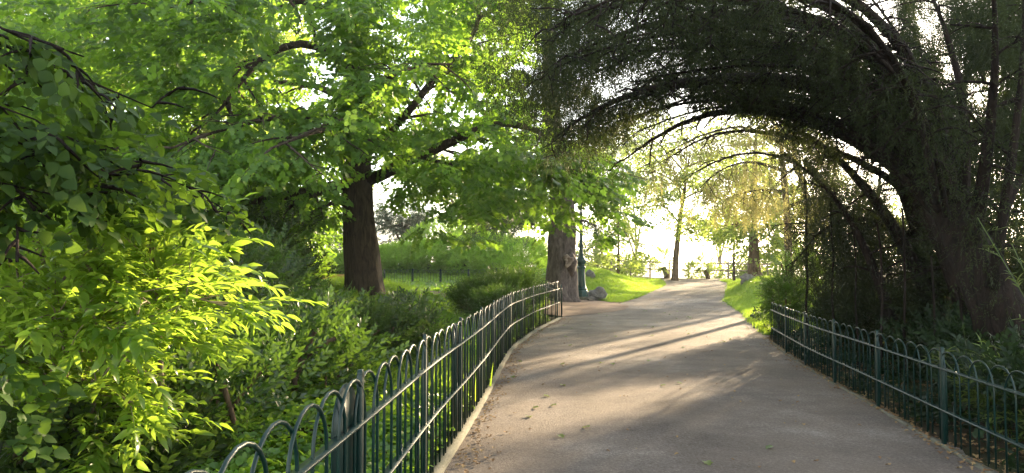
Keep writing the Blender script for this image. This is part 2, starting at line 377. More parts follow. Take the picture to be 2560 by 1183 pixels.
fence(CR, .95, 'hoop_top_fence', 'short green fence turning the corner behind the low yew shrub', (.80, .44), first=0, zfn=H, dense=False, sides=5)
FF = np.array([P(860, 690, 36.5)[:2], P(1000, 690, 37)[:2], P(1140, 690, 37)[:2], P(1330, 690, 37)[:2]])
fence(FF, .9, 'hoop_top_fence', 'distant green fence at the foot of the tall clipped hedge', (.85, .3), first=2, zfn=lambda x, y: H(x, y), dense=False, per=5, post=.09, hoop_r=.009, sides=5)

# ------------------------------------------------------------------ leaf and sprig templates (X across, Y along, Z up)
def leaf_t(L, W, droop=.25, fold=.18, base=(0, 0, 0), yaw=0, pitch=0, roll=0, prof=(.75, 1.0, .55)):
    t = [.22, .5, .8]; v = [(0, 0, 0)]
    for a, pw in zip(t, prof):
        hw = W / 2 * pw; z = -droop * L * a * a
        v += [(-hw, a * L, z + fold * hw), (0, a * L, z), (hw, a * L, z + fold * hw)]
    v.append((0, L, -droop * L)); v = np.array(v)
    tri = [(0, 2, 1), (0, 3, 2), (7, 8, 10), (8, 9, 10)]; quad = [(1, 2, 5, 4), (2, 3, 6, 5), (4, 5, 8, 7), (5, 6, 9, 8)]
    return place_t(v, tri, quad, base, yaw, pitch, roll)
def place_t(v, tri, quad, base, yaw, pitch, roll=0):
    cr, sr = cos(roll), sin(roll); v = v @ np.array([(cr, 0, -sr), (0, 1, 0), (sr, 0, cr)])
    cp, sp = cos(pitch), sin(pitch); v = v @ np.array([(1, 0, 0), (0, cp, sp), (0, -sp, cp)])
    c_, s_ = cos(yaw), sin(yaw); v = v @ np.array([(c_, s_, 0), (-s_, c_, 0), (0, 0, 1)])
    return v + np.array(base), np.array(tri).reshape(-1, 3), np.array(quad).reshape(-1, 4)
def cheap_t(L, W, base=(0, 0, 0), yaw=0, pitch=0, roll=0, z=.12):
    v = np.array([(0, 0, 0), (W / 2, L * .45, z * W), (0, L, -.15 * L), (-W / 2, L * .5, z * W)])
    return place_t(v, [(0, 1, 2), (0, 2, 3)], [], base, yaw, pitch, roll)
def lobed_t(L, base=(0, 0, 0), yaw=0, pitch=0, roll=0, cup=.12):
    pr = [(0, 0), (.30, .05), (.52, .28), (.36, .40), (.50, .72), (.24, .68), (0, 1.0), (-.24, .68), (-.50, .72), (-.36, .40), (-.52, .28), (-.30, .05)]
    v = [(0, .35 * L, 0)] + [(x * L, y * L, (cup * abs(x) - .25 * y * y) * L) for x, y in pr]; k = len(pr)
    return place_t(np.array(v), [(0, 1 + i, 1 + (i + 1) % k) for i in range(k)], [], base, yaw, pitch, roll)
def stem_t(L, r=.0022, droop=0):
    p = [(0, 0, 0), (0, L * .5, -droop * L * .25), (0, L, -droop * L)]
    v = []; 
    for x, y, z in p: v += [(-r, y, z), (r, y, z + r)]
    return np.array(v), np.zeros((0, 3), int), np.array([(0, 1, 3, 2), (2, 3, 5, 4)])
def join_t(parts):
    V, T, Q, I = [], [], [], []; n = 0
    for k, (v, t, q) in enumerate(parts):
        V.append(v); T.append(t + n); Q.append(q + n); I.append(np.full(len(v), k)); n += len(v)
    return np.vstack(V), np.vstack(T), np.vstack(Q), np.concatenate(I)
def sprig(kind, seed=0):
    r = np.random.default_rng(seed); L = []
    if kind == 'laurel':
        n = 11; SL = .34; L.append(stem_t(SL, .003, .12))
        for i in range(n):
            a = (i + 1) / n; s = 1 if i % 2 else -1; b = (0, SL * a, -.12 * SL * a * a)
            L.append(leaf_t(.115 * r.uniform(.6, 1.15), .034 * r.uniform(.8, 1.2), r.uniform(.15, .5), r.uniform(.15, .45), b, -s * r.uniform(.55, 1.25) * (1 - .5 * a), r.uniform(-.3, .4), s * r.uniform(-.4, .6)))
    elif kind == 'shrub':
        n = 11; SL = .26; L.append(stem_t(SL, .002, .15))
        for i in range(n):
            a = (i + .6) / n; s = 1 if i % 2 else -1
            L.append(leaf_t(.072 * r.uniform(.7, 1.15), .034, .2, .25, (0, SL * a, -.15 * SL * a * a), -s * r.uniform(.6, 1.4) * (1 - .5 * a), r.uniform(-.5, .6), s * r.uniform(-.5, .6)))
    elif kind == 'cover':
        for i in range(6):
            L.append(leaf_t(.052 * r.uniform(.7, 1.2), .038, .25, .15, (r.normal(0, .02), r.normal(0, .02), r.uniform(-.02, .05)), r.uniform(0, 6.28), r.uniform(-.2, .5), 0, (.9, 1, .7)))
    elif kind == 'lobed':
        n = 8; SL = .48
        for i in range(n):
            a = (i + .5) / n; s = 1 if i % 2 else -1
            L.append(lobed_t(.15 * r.uniform(.75, 1.15), (s * .03, SL * a, -.2 * SL * a * a), -s * r.uniform(.4, 1.3) * (1 - .4 * a), r.uniform(-.6, .1), r.uniform(-.3, .3)))
    elif kind == 'linden':
        n = 7; SL = .34; L.append(stem_t(SL, .002, .3))
        for i in range(n):
            a = (i + .5) / n; s = 1 if i % 2 else -1
            L.append(leaf_t(.105 * r.uniform(.75, 1.2), .085, .22, .14, (s * .012, SL * a, -.3 * SL * a * a), -s * r.uniform(.5, 1.1) * (1 - .5 * a), r.uniform(-.6, .15), r.uniform(-.5, .5), (1.0, .92, .5)))
    elif kind == 'cheap':
        n = 9; SL = .6
        for i in range(n):
            a = (i + .5) / n; s = 1 if i % 2 else -1
            L.append(cheap_t(.17 * r.uniform(.7, 1.2), .13, (s * .05, SL * a, -.15 * SL * a * a + r.normal(0, .03)), -s * r.uniform(.4, 1.4), r.uniform(-.7, .2), r.uniform(-.5, .5)))
    elif kind == 'hang':       # hanging strand of needles, Y axis = down the strand
        n = 15; SL = .42
        for i in range(n):
            a = (i + .3) / n; s = 1 if i % 2 else -1
            L.append(cheap_t(.055 * r.uniform(.7, 1.3), .014, (0, SL * a, 0), -s * r.uniform(.25, .8), r.uniform(-.5, .5), r.uniform(-1, 1)))
    elif kind == 'needle':     # flat fan of conifer needles
        n = 14; SL = .34
        for i in range(n):
            a = (i + .3) / n; s = 1 if i % 2 else -1
            L.append(cheap_t(.085 * r.uniform(.7, 1.2), .02, (0, SL * a, -.1 * SL * a), -s * r.uniform(.5, 1.0), r.uniform(-.3, .3), r.uniform(-.5, .5)))
    elif kind == 'bamboo':
        n = 6; SL = .22; L.append(stem_t(SL, .002, .2))
        for i in range(n):
            a = (i + .5) / n; s = 1 if i % 2 else -1
            L.append(leaf_t(.15 * r.uniform(.7, 1.2), .016, .35, .2, (0, SL * a, -.2 * SL * a * a), -s * r.uniform(.3, .9), r.uniform(-.4, .5), 0))
    elif kind == 'grass':
        for i in range(7):
            b = (r.normal(0, .04), r.normal(0, .04)); a = r.uniform(0, 6.28); h = r.uniform(.05, .10); w_ = .005; l = r.uniform(.01, .05)
            v = np.array([(b[0] - w_ * cos(a), b[1] - w_ * sin(a), 0), (b[0] + w_ * cos(a), b[1] + w_ * sin(a), 0), (b[0] - l * sin(a), b[1] + l * cos(a), h)])
            L.append((v, np.array([(0, 1, 2)]), np.zeros((0, 4), int)))
    return join_t(L)
TPL = {k: [sprig(k, s) for s in range(4)] for k in ('laurel', 'shrub', 'cover', 'lobed', 'linden', 'cheap', 'hang', 'needle', 'bamboo', 'grass')}
def nrm(a): return a / (np.linalg.norm(a, axis=-1, keepdims=True) + 1e-9)
def leaves(name, kind, pos, dirs, ups, scale, m, parent=None, offset=None):
    pos = np.asarray(pos, float); n = len(pos); dirs = nrm(np.asarray(dirs, float)); ups = np.broadcast_to(np.asarray(ups, float), (n, 3))
    scale = np.broadcast_to(np.asarray(scale, float), (n,))
    X = nrm(np.cross(dirs, ups) + 1e-6); Z = np.cross(X, dirs); which = rng.integers(0, 4, n)
    Vs, Ts, Qs, Rs = [], [], [], []; base = 0
    for k in range(4):
        s = np.where(which == k)[0]
        if not len(s): continue
        v, t, q, li = TPL[kind][k]; nv = len(v)
        W = pos[s, None] + scale[s, None, None] * (v[None, :, 0:1] * X[s, None] + v[None, :, 1:2] * dirs[s, None] + v[None, :, 2:3] * Z[s, None])
        off = base + np.arange(len(s))[:, None, None] * nv
        if len(t): Ts.append((t[None] + off).reshape(-1, 3))
        if len(q): Qs.append((q[None] + off).reshape(-1, 4))
        lr = rng.random((len(s), li.max() + 1)) * .75 + rng.random((len(s), 1)) * .25
        Rs.append(lr[:, li].ravel()); Vs.append(W.reshape(-1, 3)); base += len(s) * nv
    fs = []
    if Ts: fs.append(np.vstack(Ts))
    if Qs: fs.append(np.vstack(Qs))
    return mesh_np(name, np.vstack(Vs), fs, m, parent, rnd=np.concatenate(Rs), offset=offset)

def curve(p0, d0, L, droop, n=5, wig=.12):
    """a drooping, slightly wandering polyline"""
    pts = [np.array(p0, float)]; d = np.array(d0, float); d /= np.linalg.norm(d) + 1e-9
    for i in range(n - 1):
        d = d + rng.normal(0, wig, 3) + np.array([0, 0, -droop / n]); d /= np.linalg.norm(d)
        pts.append(pts[-1] + d * L / (n - 1))
    return np.array(pts)
def interp_line(L, s):
    L = np.asarray(L, float); d = np.concatenate([[0], np.cumsum(np.linalg.norm(np.diff(L, axis=0), axis=1))]); x = np.asarray(s) * d[-1]
    return np.stack([np.interp(x, d, L[:, k]) for k in range(3)], -1), d[-1]
def dense_line(pts, step=.5, it=3):
    L = np.asarray(pts, float); _, T = interp_line(L, [0]); n = max(3, int(T / step)); R, _ = interp_line(L, np.linspace(0, 1, n))
    for _ in range(it): R[1:-1] = (R[:-2] + 2 * R[1:-1] + R[2:]) / 4
    return R

def grow(mb, limb, r0, n2, L2, n3, L3, droop, spread=.9, s0=.25, flat=.35, keep=None):
    """side boughs and twigs of a limb; returns twig polylines"""
    out = []
    S_ = np.linspace(s0, 1, n2)
    for k, s in enumerate(S_):
        p, T = interp_line(limb, [max(0, s - .03), s]); t = nrm(p[1] - p[0])
        side = nrm(np.cross(t, [0, 0, 1]) + rng.normal(0, .25, 3)) * (1 if k % 2 else -1)
        d = nrm(t * rng.uniform(.3, .9) + side * spread + np.array([0, 0, rng.normal(0, flat)]))
        L = L2 * rng.uniform(.6, 1.15) * (1.1 - .35 * s)
        if keep is not None and not keep(p[1] + d * L): continue
        c = curve(p[1], d, L, droop, 6); mb.tube(c, np.linspace(r0 * (1.1 - .6 * s), .008, 6), 5, False)
        out.append(c)
        for j in range(n3):
            a = (j + .6) / n3; q, _ = interp_line(c, [max(0, a - .05), a]); tt = nrm(q[1] - q[0]); sd = nrm(np.cross(tt, [0, 0, 1])) * (1 if j % 2 else -1)
            dd = nrm(tt * .6 + sd * .9 + rng.normal(0, .25, 3)); e = curve(q[1], dd, L3 * rng.uniform(.6, 1.2), droop * .8, 4); mb.tube(e, np.linspace(.012, .004, 4), 3, False); out.append(e)
    return out
def along(twigs, step, jit=.12, s0=.15):
    P_, D_ = [], []
    for c in twigs:
        T = np.linalg.norm(np.diff(c, axis=0), axis=1).sum(); n = max(2, int(T / step)); s = s0 + (1 - s0) * (np.arange(n) + rng.random(n)) / n
        a, _ = interp_line(c, np.clip(s, 0, 1)); b, _ = interp_line(c, np.clip(s - .08, 0, 1)); P_.append(a + rng.normal(0, jit, a.shape) * [1, 1, .5]); D_.append(a - b)
    return np.vstack(P_), nrm(np.vstack(D_))
def side_dirs(D, spread=.9, down=.15):
    n = len(D); sd = np.cross(D, [0, 0, 1]); s = rng.choice([-1, 1], n)[:, None]
    return nrm(D * rng.uniform(.2, 1, (n, 1)) + nrm(sd) * s * spread * rng.random((n, 1)) + np.array([0, 0, -down]) + rng.normal(0, .18, (n, 3)))
def ups_(n, w_=.35): return nrm(np.array([0, 0, 1.]) + rng.normal(0, w_, (n, 3)))

# ------------------------------------------------------------------ screen-to-place sampling: where the photo shows foliage
def proj(p):
    p = np.asarray(p, float); d = p - np.array([0, 0, CAMZ]); c, s = cos(PITCH), sin(PITCH)
    f = d[:, 1] * c + d[:, 2] * s; v = -d[:, 1] * s + d[:, 2] * c
    return 1280 + F * d[:, 0] / f, 591.5 - F * v / f
def inpoly(x, y, poly):
    x = np.asarray(x); y = np.asarray(y); c = np.zeros(x.shape, bool); n = len(poly)
    for i in range(n):
        x1, y1 = poly[i]; x2, y2 = poly[(i + 1) % n]
        if y1 == y2: continue
        k = ((y1 > y) != (y2 > y)) & (x < (x2 - x1) * (y - y1) / (y2 - y1) + x1); c ^= k
    return c
def fill(poly, d0, d1, n, holes=()):
    """n points whose sight lines fall in poly, spread evenly over the depth range"""
    poly = np.asarray(poly, float); lo, hi = poly.min(0), poly.max(0); out = []; got = 0
    while got < n:
        u = rng.uniform(lo[0], hi[0], n * 2); v = rng.uniform(lo[1], hi[1], n * 2); k = inpoly(u, v, poly)
        for hx, hy, rx, ry, pr in holes: k &= ~((((u - hx) / rx) ** 2 + ((v - hy) / ry) ** 2 < 1) & (rng.random(len(u)) < pr))
        u, v = u[k], v[k]; d = rng.uniform(d0, d1, len(u)); yy = F * cos(PITCH) - (591.5 - v) * sin(PITCH); zz = F * sin(PITCH) + (591.5 - v) * cos(PITCH)
        out.append(np.stack([(u - 1280) * d / yy, d, CAMZ + zz * d / yy], 1)); got += len(u)
    return np.vstack(out)[:n]
def pads(cent, axis0, m, R, thick, droop=.25):
    """flat leafy pads round the points cent: positions and directions of the sprigs"""
    n = len(cent); th = rng.uniform(0, 2 * pi, (n, m)); r = R * np.sqrt(rng.random((n, m))) * rng.uniform(.6, 1.2, (n, 1))
    off = np.stack([r * np.cos(th), r * np.sin(th), -droop * r + rng.normal(0, thick, (n, m))], -1)
    out = np.stack([np.cos(th), np.sin(th), -.35 + 0 * th], -1) + (cent - axis0)[:, None] * .12 * [1, 1, 0] + rng.normal(0, .25, off.shape)
    return (cent[:, None] + off).reshape(-1, 3), nrm(out.reshape(-1, 3))
def path3(lst): return dense_line([P(*a) for a in lst], .45, 2)
def base_at(px, d):
    x = P(px, 600, d)[0]; return np.array([x, d, float(H(x, d))])
def trunk_mesh(pts, rad, flare, n=18, wob=.06, seed=0):
    pts = dense_line(pts, .35, 2); s = np.linspace(0, 1, len(pts)); R = np.interp(s, np.linspace(0, 1, len(rad)), rad)
    h = np.linalg.norm(pts - pts[0], axis=1); R = R * (1 + flare * np.exp(-h / .45))
    return MB().tube(pts, R, n, True, wob=wob, seed=seed)

# ------------------------------------------------------------------ the big chestnut
def big_tree():
    b = base_at(914, 20)
    t = empty('chestnut_tree', b, 'massive spreading tree with dark furrowed trunk and layered bright green crown', 'tree')
    tp = [b + [0, 0, -.25], P(912, 690, 20), P(902, 600, 20), P(893, 500, 20), P(888, 430, 20), P(886, 330, 20), P(890, 200, 20), P(902, 60, 20), P(905, -120, 20), P(930, -300, 20)]
    mb = trunk_mesh(tp, [.50, .47, .44, .41, .40, .34, .29, .25, .19, .12, .06], .42, 72, .09, 1.3)
    mb.build('trunk', M['bark_dark'], t, smooth=True, offset=b)
    L = [([(880, 462, 20), (800, 472, 19.3), (730, 488, 18.5), (640, 500, 17.5), (520, 530, 16.5), (430, 560, 16)], .20, 11, 1.9),
         ([(872, 485, 20), (820, 520, 19.6), (745, 537, 19), (690, 590, 18.6)], .07, 6, 1.0),
         ([(915, 452, 20), (975, 440, 19.8), (995, 405, 19.6), (1040, 391, 19.3), (1115, 366, 19), (1180, 325, 18.5), (1270, 300, 18), (1370, 335, 17), (1430, 420, 16.5)], .19, 13, 1.7),
         ([(900, 400, 20), (960, 340, 19.6), (1030, 275, 19.2), (1085, 190, 18.8), (1150, 130, 18.4), (1212, 70, 18), (1190, -10, 17.6), (1230, -120, 17)], .15, 13, 1.6),
         ([(892, 170, 20), (820, 125, 19), (760, 96, 18.5), (695, 117, 18), (634, 162, 17.6), (590, 215, 17.2), (548, 294, 16.8), (480, 330, 16.4)], .14, 12, 1.7),
         ([(884, 320, 20), (800, 290, 18), (700, 290, 16), (560, 320, 14.5), (430, 370, 13.5)], .12, 12, 1.8),
         ([(888, 230, 20), (960, 200, 18), (1050, 160, 16), (1130, 160, 14.5)], .10, 10, 1.5),
         ([(886, 360, 20), (850, 320, 17), (780, 330, 14.5), (680, 370, 12.5)], .11, 10, 1.6),
         ([(900, 60, 20), (760, 0, 18), (600, -20, 16), (420, 20, 14)], .12, 10, 2.0),
         ([(905, 0, 20), (1010, -60, 18), (1120, -90, 16.5), (1240, -60, 15)], .10, 10, 1.8),
         ([(893, 380, 20), (985, 330, 22.5), (1100, 370, 24.5), (1220, 420, 26)], .12, 12, 2.0),
         ([(890, 260, 20), (780, 210, 22), (600, 200, 24), (400, 250, 26)], .12, 12, 2.4),
         ([(560, 250, 17.2), (600, 300, 17), (610, 400, 16.8), (590, 470, 16.4)], .05, 6, 1.0)]
    tw = []
    for pts, r, n2, L2 in L:
        c = path3(pts); m = MB(); m.tube(c, np.linspace(r, .02, len(c)), 9, True, wob=.06, seed=r * 50)
        tw += grow(m, c, r * .35 + .01, n2, L2, 4, .7, .45)
        m.build('limb', M['bark_dark'], t, smooth=True, offset=b)
    pos, D = along(tw, .20, .10)
    k = rng.random(len(pos)) < .9
    x, y = proj(pos); bad = (y > 640) | ((x > 930) & (x < 1330) & (y > 590)) | ((x > 835) & (x < 985) & (y > 420) & (y < 800) & (pos[:, 1] < 20.5)) | ((x > 760) & (x < 850) & (y > 560))
    for hx, hy, rx, ry in [(785, 55, 40, 60), (1000, 50, 50, 90), (1035, 240, 40, 60), (1190, 60, 60, 80), (830, 190, 25, 40), (500, 290, 30, 40), (1100, 470, 60, 30), (1160, 280, 40, 30), (960, 150, 35, 50)]:
        bad |= (((x - hx) / rx) ** 2 + ((y - hy) / ry) ** 2 < 1) & (rng.random(len(x)) < .95)
    k &= ~bad; pos, D = pos[k], D[k]
    # leafy pads between the boughs
    poly = [(0, -60), (1250, -60), (1330, 60), (1290, 230), (1330, 320), (1500, 370), (1530, 480), (1380, 460), (1240, 520), (1100, 530), (960, 480), (985, 420), (900, 340), (830, 420), (820, 560), (740, 560), (640, 590), (560, 520), (300, 520), (0, 470)]
    holes = [(785, 55, 50, 75, 1), (1000, 50, 60, 95, .9), (1035, 240, 52, 70, .9), (1190, 60, 60, 80, .6), (830, 190, 35, 50, 1), (500, 290, 40, 55, 1), (1100, 480, 80, 40, .9), (1240, 180, 50, 70, .7), (1160, 280, 45, 35, .8), (960, 150, 45, 60, .9), (700, 180, 60, 70, .6)]
    cen = np.vstack([fill(poly, 14, 26, 880, holes), fill([(930, -60), (1330, -60), (1330, 330), (930, 330)], 20, 26, 90, [(1000, 60, 40, 60, .8), (1040, 240, 35, 50, .8)]), fill([(1150, -60), (1380, -60), (1330, 420), (1180, 300)], 15, 19, 34), fill([(835, -40), (965, -40), (965, 385), (825, 400)], 16.5, 19.5, 75)]); p2, D2 = pads(cen, tp[5], 10, .55, .09)
    drop = [(1380, 380), (1480, 370), (1560, 450), (1570, 560), (1530, 610), (1470, 600), (1450, 500), (1390, 470)]
    c3 = fill(drop, 16, 18.5, 26); c3 = np.vstack([c3, fill([(1370, 360), (1450, 360), (1450, 520), (1400, 600), (1370, 520)], 16.5, 19, 16)]); p3, D3 = pads(c3, tp[5], 11, .42, .12)
    c4 = fill([(950, 400), (1180, 380), (1350, 420), (1380, 520), (1250, 590), (1080, 590), (1000, 560), (960, 500)], 18, 25, 46); p4, D4 = pads(c4, tp[5], 13, .5, .12)
    ux, uy = proj(p3); k3 = ~((np.abs(ux - 1456) < 34) & (uy > 470)); p3, D3 = p3[k3], D3[k3]; p2 = np.vstack([p2, p3, p4]); D2 = np.vstack([D2, D3, D4])
    Dd = np.vstack([side_dirs(D, .9, .25), D2]); pos = np.vstack([pos, p2])
    px_, py_ = proj(pos); keep = np.ones(len(pos), bool)
    for li in (0, 2, 3, 4):
        c = dense_line([P(*a) for a in L[li][0]], .15, 2); cx, cy_ = proj(c); d2 = ((px_[:, None] - cx) ** 2 + (py_[:, None] - 12 - cy_) ** 2); j = d2.argmin(1)
        keep &= ~((d2.min(1) < (48 if li == 0 else 34) ** 2) & (pos[:, 1] < c[j, 1] + .1) & (rng.random(len(pos)) < .70))
    pos, Dd = pos[keep], Dd[keep]
    leaves('crown', 'lobed', pos, Dd, ups_(len(pos), .42), rng.uniform(.52, 1.08, len(pos)), M['chestnut'], t, b)
    print('chestnut sprigs', len(pos))
big_tree()

# ------------------------------------------------------------------ trees behind
def crown_tree(name, label, cat, b, trunk, r, lobes, n, leafm, barkm, kind='cheap', scale=(.8, 1.3), group=None, flare=.5, limb_r=.5, hang=False, pad=(9, .8, .14)):
    """b base point, trunk = list of points, lobes = [(centre, radii)], n pads per lobe"""
    t = empty(name, b, label, cat, group)
    tp = [np.asarray(b) + [0, 0, -.2]] + [np.asarray(p, float) for p in trunk]
    m = trunk_mesh(tp, [r, r * .85, r * .7, r * .45, r * .2], flare, 14, .06, r * 9)
    cen = []
    for k, (c, rad) in enumerate(lobes):
        c = np.asarray(c, float); rad = np.asarray(rad, float)
        q, T = interp_line(np.array(tp), [min(.97, .45 + .5 * k / max(1, len(lobes)))])
        c0 = dense_line([q[0], (q[0] + c) / 2 + [0, 0, .12 * np.linalg.norm(c - q[0])], c], .5, 1)
        m.tube(c0, np.linspace(r * limb_r, .02, len(c0)), 7, False, wob=.05, seed=k)
        u = nrm(rng.normal(0, 1, (n, 3))); rr = rng.random((n, 1)) ** .45 * (1 + .18 * np.sin(u[:, :1] * 5 + k) + .15 * np.sin(u[:, 2:] * 6 + 2 * k))
        cc = c + u * rad * rr; cen.append(cc)
        for j in range(0, n, 5):
            e = curve(c0[len(c0) * 2 // 3], cc[j] - c0[len(c0) * 2 // 3], np.linalg.norm(cc[j] - c0[len(c0) * 2 // 3]), .1, 5, .08); m.tube(e, np.linspace(r * .18, .008, 5), 4, False)
    m.build('trunk', barkm, t, smooth=True, offset=b)
    cen = np.vstack(cen); pos, D = pads(cen, np.asarray(b) + [0, 0, 3], pad[0], pad[1], pad[2])
    if hang: D = nrm(np.array([0, 0, -1.]) + rng.normal(0, .22, D.shape)); U = nrm(rng.normal(0, 1, D.shape))
    else: U = ups_(len(pos), .4)
    leaves('crown', kind, pos, D, U, rng.uniform(*scale, len(pos)), leafm, t, b)
    return t
def G(px, d, py): return P(px, py, d)
def rad(a, b_, c): return (a, b_, c)
bt = 'broadleaf trees beyond the chestnut'
crown_tree('broadleaf_tree', 'pale sunlit tree filling the top left corner behind the dark overhanging leaves', 'tree', base_at(150, 27), [G(170, 27, 500), G(160, 27, 300), G(200, 27, 0)], .35,
    [(G(60, 25, 60), (4, 4, 2.4)), (G(250, 26, 160), (3.6, 4, 2.2)), (G(30, 25, 330), (3, 3, 2.2)), (G(350, 26, 20), (4, 4, 2.4)), (G(220, 26, 400), (4, 3, 2.2)), (G(100, 27, -200), (5, 4, 2.6))], 75, M['far_leaf'], M['bark_brown'], group=bt)
crown_tree('broadleaf_tree', 'tall pale green tree seen over the left limbs of the chestnut', 'tree', base_at(520, 31), [G(520, 31, 480), G(540, 31, 250), G(520, 31, 0)], .35,
    [(G(480, 30, 120), (4, 4, 2.6)), (G(600, 30, 330), (3.6, 4, 2.6)), (G(430, 30, 360), (4, 3, 2.8)), (G(650, 31, 90), (3.2, 3, 2.6)), (G(520, 31, -150), (5, 4, 3))], 70, M['far_leaf'], M['bark_brown'], group=bt)
crown_tree('broadleaf_tree', 'shaded tree behind the low shrubs left of the chestnut trunk', 'tree', base_at(640, 27), [G(640, 27, 560), G(650, 27, 450), G(640, 27, 350)], .3,
    [(G(560, 27, 520), (3.2, 2.4, 1.8)), (G(720, 27, 560), (2.0, 2, 1.3)), (G(440, 26, 560), (3, 2.4, 1.6)), (G(640, 27, 420), (3, 2.4, 1.8))], 60, M['chestnut'], M['bark_dark'], group=bt)
crown_tree('broadleaf_tree', 'dense tree low on the far left behind the sunlit laurel', 'tree', base_at(120, 19), [G(120, 19, 560), G(130, 19, 450), G(120, 19, 350)], .25,
    [(G(60, 19, 480), (2.6, 2, 1.5)), (G(260, 19, 520), (2.2, 2, 1.3)), (G(420, 20, 600), (1.9, 2, 1.1)), (G(120, 18, 620), (2.4, 2, 1.0))], 60, M['shrub_a'], M['bark_dark'], group=bt)
crown_tree('broadleaf_tree', 'yellow-green tree glowing behind the hedge between the two big trunks', 'tree', base_at(1150, 56), [G(1150, 56, 560), G(1160, 56, 450), G(1170, 56, 350)], .35,
    [(G(1110, 56, 470), (3.6, 3, 2.4)), (G(1240, 57, 420), (3.4, 3, 2.8)), (G(1050, 56, 390), (3, 3, 2.4)), (G(1190, 57, 540), (2.6, 2, 1.4)), (G(1300, 57, 520), (2.4, 2, 1.8))], 42, M['plane_leaf'], M['bark_pale'], scale=(1.0, 1.7), group=bt)
crown_tree('conifer', 'dark rounded evergreen rising behind the hedge beside the chestnut trunk', 'tree', base_at(1005, 53), [G(1005, 53, 600), G(1005, 53, 540)], .25,
    [(G(1010, 53, 570), (1.9, 1.9, 1.9)), (G(960, 53, 540), (1.4, 1.4, 1.6)), (G(1045, 53, 545), (1.2, 1.2, 1.3)), (G(840, 52, 560), (1.6, 1.4, 1.8)), (G(900, 53, 600), (2.6, 1.5, 1.0))], 60, M['conifer'], M['bark_dark'], kind='needle', scale=(1.6, 2.4), pad=(9, .6, .2))

crown_tree('broadleaf_tree', 'leafy tree at the very right edge behind the leaning yew trunk', 'tree', base_at(2790, 11.5), [G(2780, 11.5, 500), G(2760, 11.5, 200), G(2740, 11.5, -100)], .16,
    [(G(2590, 12, 120), (.9, 1, .9)), (G(2750, 11, 250), (1.2, 1.2, 1.0)), (G(2760, 10.5, -50), (1.4, 1.2, 1.0)), (G(2640, 12.5, 430), (.8, 1, .7)), (G(2800, 12, 600), (1.3, 1.2, .9))], 26, M['shrub_a'], M['bark_dark'], scale=(.35, .6), pad=(8, .35, .1))
# cedar with the scarred grey trunk
def cedar():
    b = base_at(1404, 27); t = empty('cedar_tree', b, 'thick grey-barked tree with a pale scar near its base beside the lamp post', 'tree')
    mb = trunk_mesh([b + [0, 0, -.2], P(1402, 650, 27), P(1404, 560, 27), P(1408, 480, 27), P(1402, 400, 27), P(1380, 330, 27), P(1372, 200, 27), P(1370, 40, 27), P(1375, -200, 27)], [.58, .52, .46, .42, .35, .25, .15, .10, .05], .35, 64, .10, 4.0)
    mb.tube([P(1424, 690, 26.75), P(1426, 655, 26.65), P(1420, 625, 26.8)], [.16, .30, .14], 12, True, wob=.2, seed=2)
    mb.build('trunk', M['bark_grey'], t, smooth=True, offset=b)
    m = MB(); c = P(1421, 652, 26.33)
    th = np.linspace(0, 2 * pi, 15)[:-1]; R = .17 + .05 * np.sin(3 * th + 1) + .03 * np.sin(5 * th)
    for k, (s, dy) in enumerate([(1, 0), (.8, -.05), (.45, -.015)]):
        pass
    ring = [np.c_[c[0] + s * R * np.cos(th), np.full(14, c[1] + dy), c[2] + s * R * 1.35 * np.sin(th)] for s, dy in ((1.0, .12), (1, 0), (.75, -.04), (.4, .03), (.05, .05))]
    V = np.vstack(ring); i = np.arange(14); m.add(V, [np.concatenate([np.stack([k * 14 + i, k * 14 + (i + 1) % 14, (k + 1) * 14 + (i + 1) % 14, (k + 1) * 14 + i], 1) for k in range(4)])])
    m.build('scar', M['wound'], t, smooth=True, offset=b)
    tw = []; mb = MB()
    for px, py, d, L in [(1200, 545, 26, 1), (1250, 520, 27.5, 1), (1180, 575, 28, 1), (1500, 560, 27, 1), (1300, 480, 25, 1), (1520, 480, 28, 1), (1220, 440, 27, 1), (1560, 400, 27, 1), (1260, 360, 26, 1), (1560, 330, 25.5, 1), (1300, 250, 25, 1), (1480, 230, 28, 1), (1620, 440, 29, 1)]:
        s = P(1400, py - 5, 27); e = P(px, py, d); c = dense_line([s, (s + e) / 2 + [0, 0, .25], e + [0, 0, -.15]], .35, 1)
        mb.tube(c, np.linspace(.08, .015, len(c)), 6, False); tw += grow(mb, c, .02, 9, 1.0, 3, .5, .6)
    mb.build('limb', M['bark_grey'], t, smooth=True, offset=b)
    pos, D = along(tw, .16, .06); D = nrm(side_dirs(D, .6, .75)); leaves('crown', 'needle', pos, D, ups_(len(pos), .4), rng.uniform(.9, 1.4, len(pos)), M['conifer'], t, b)
cedar()

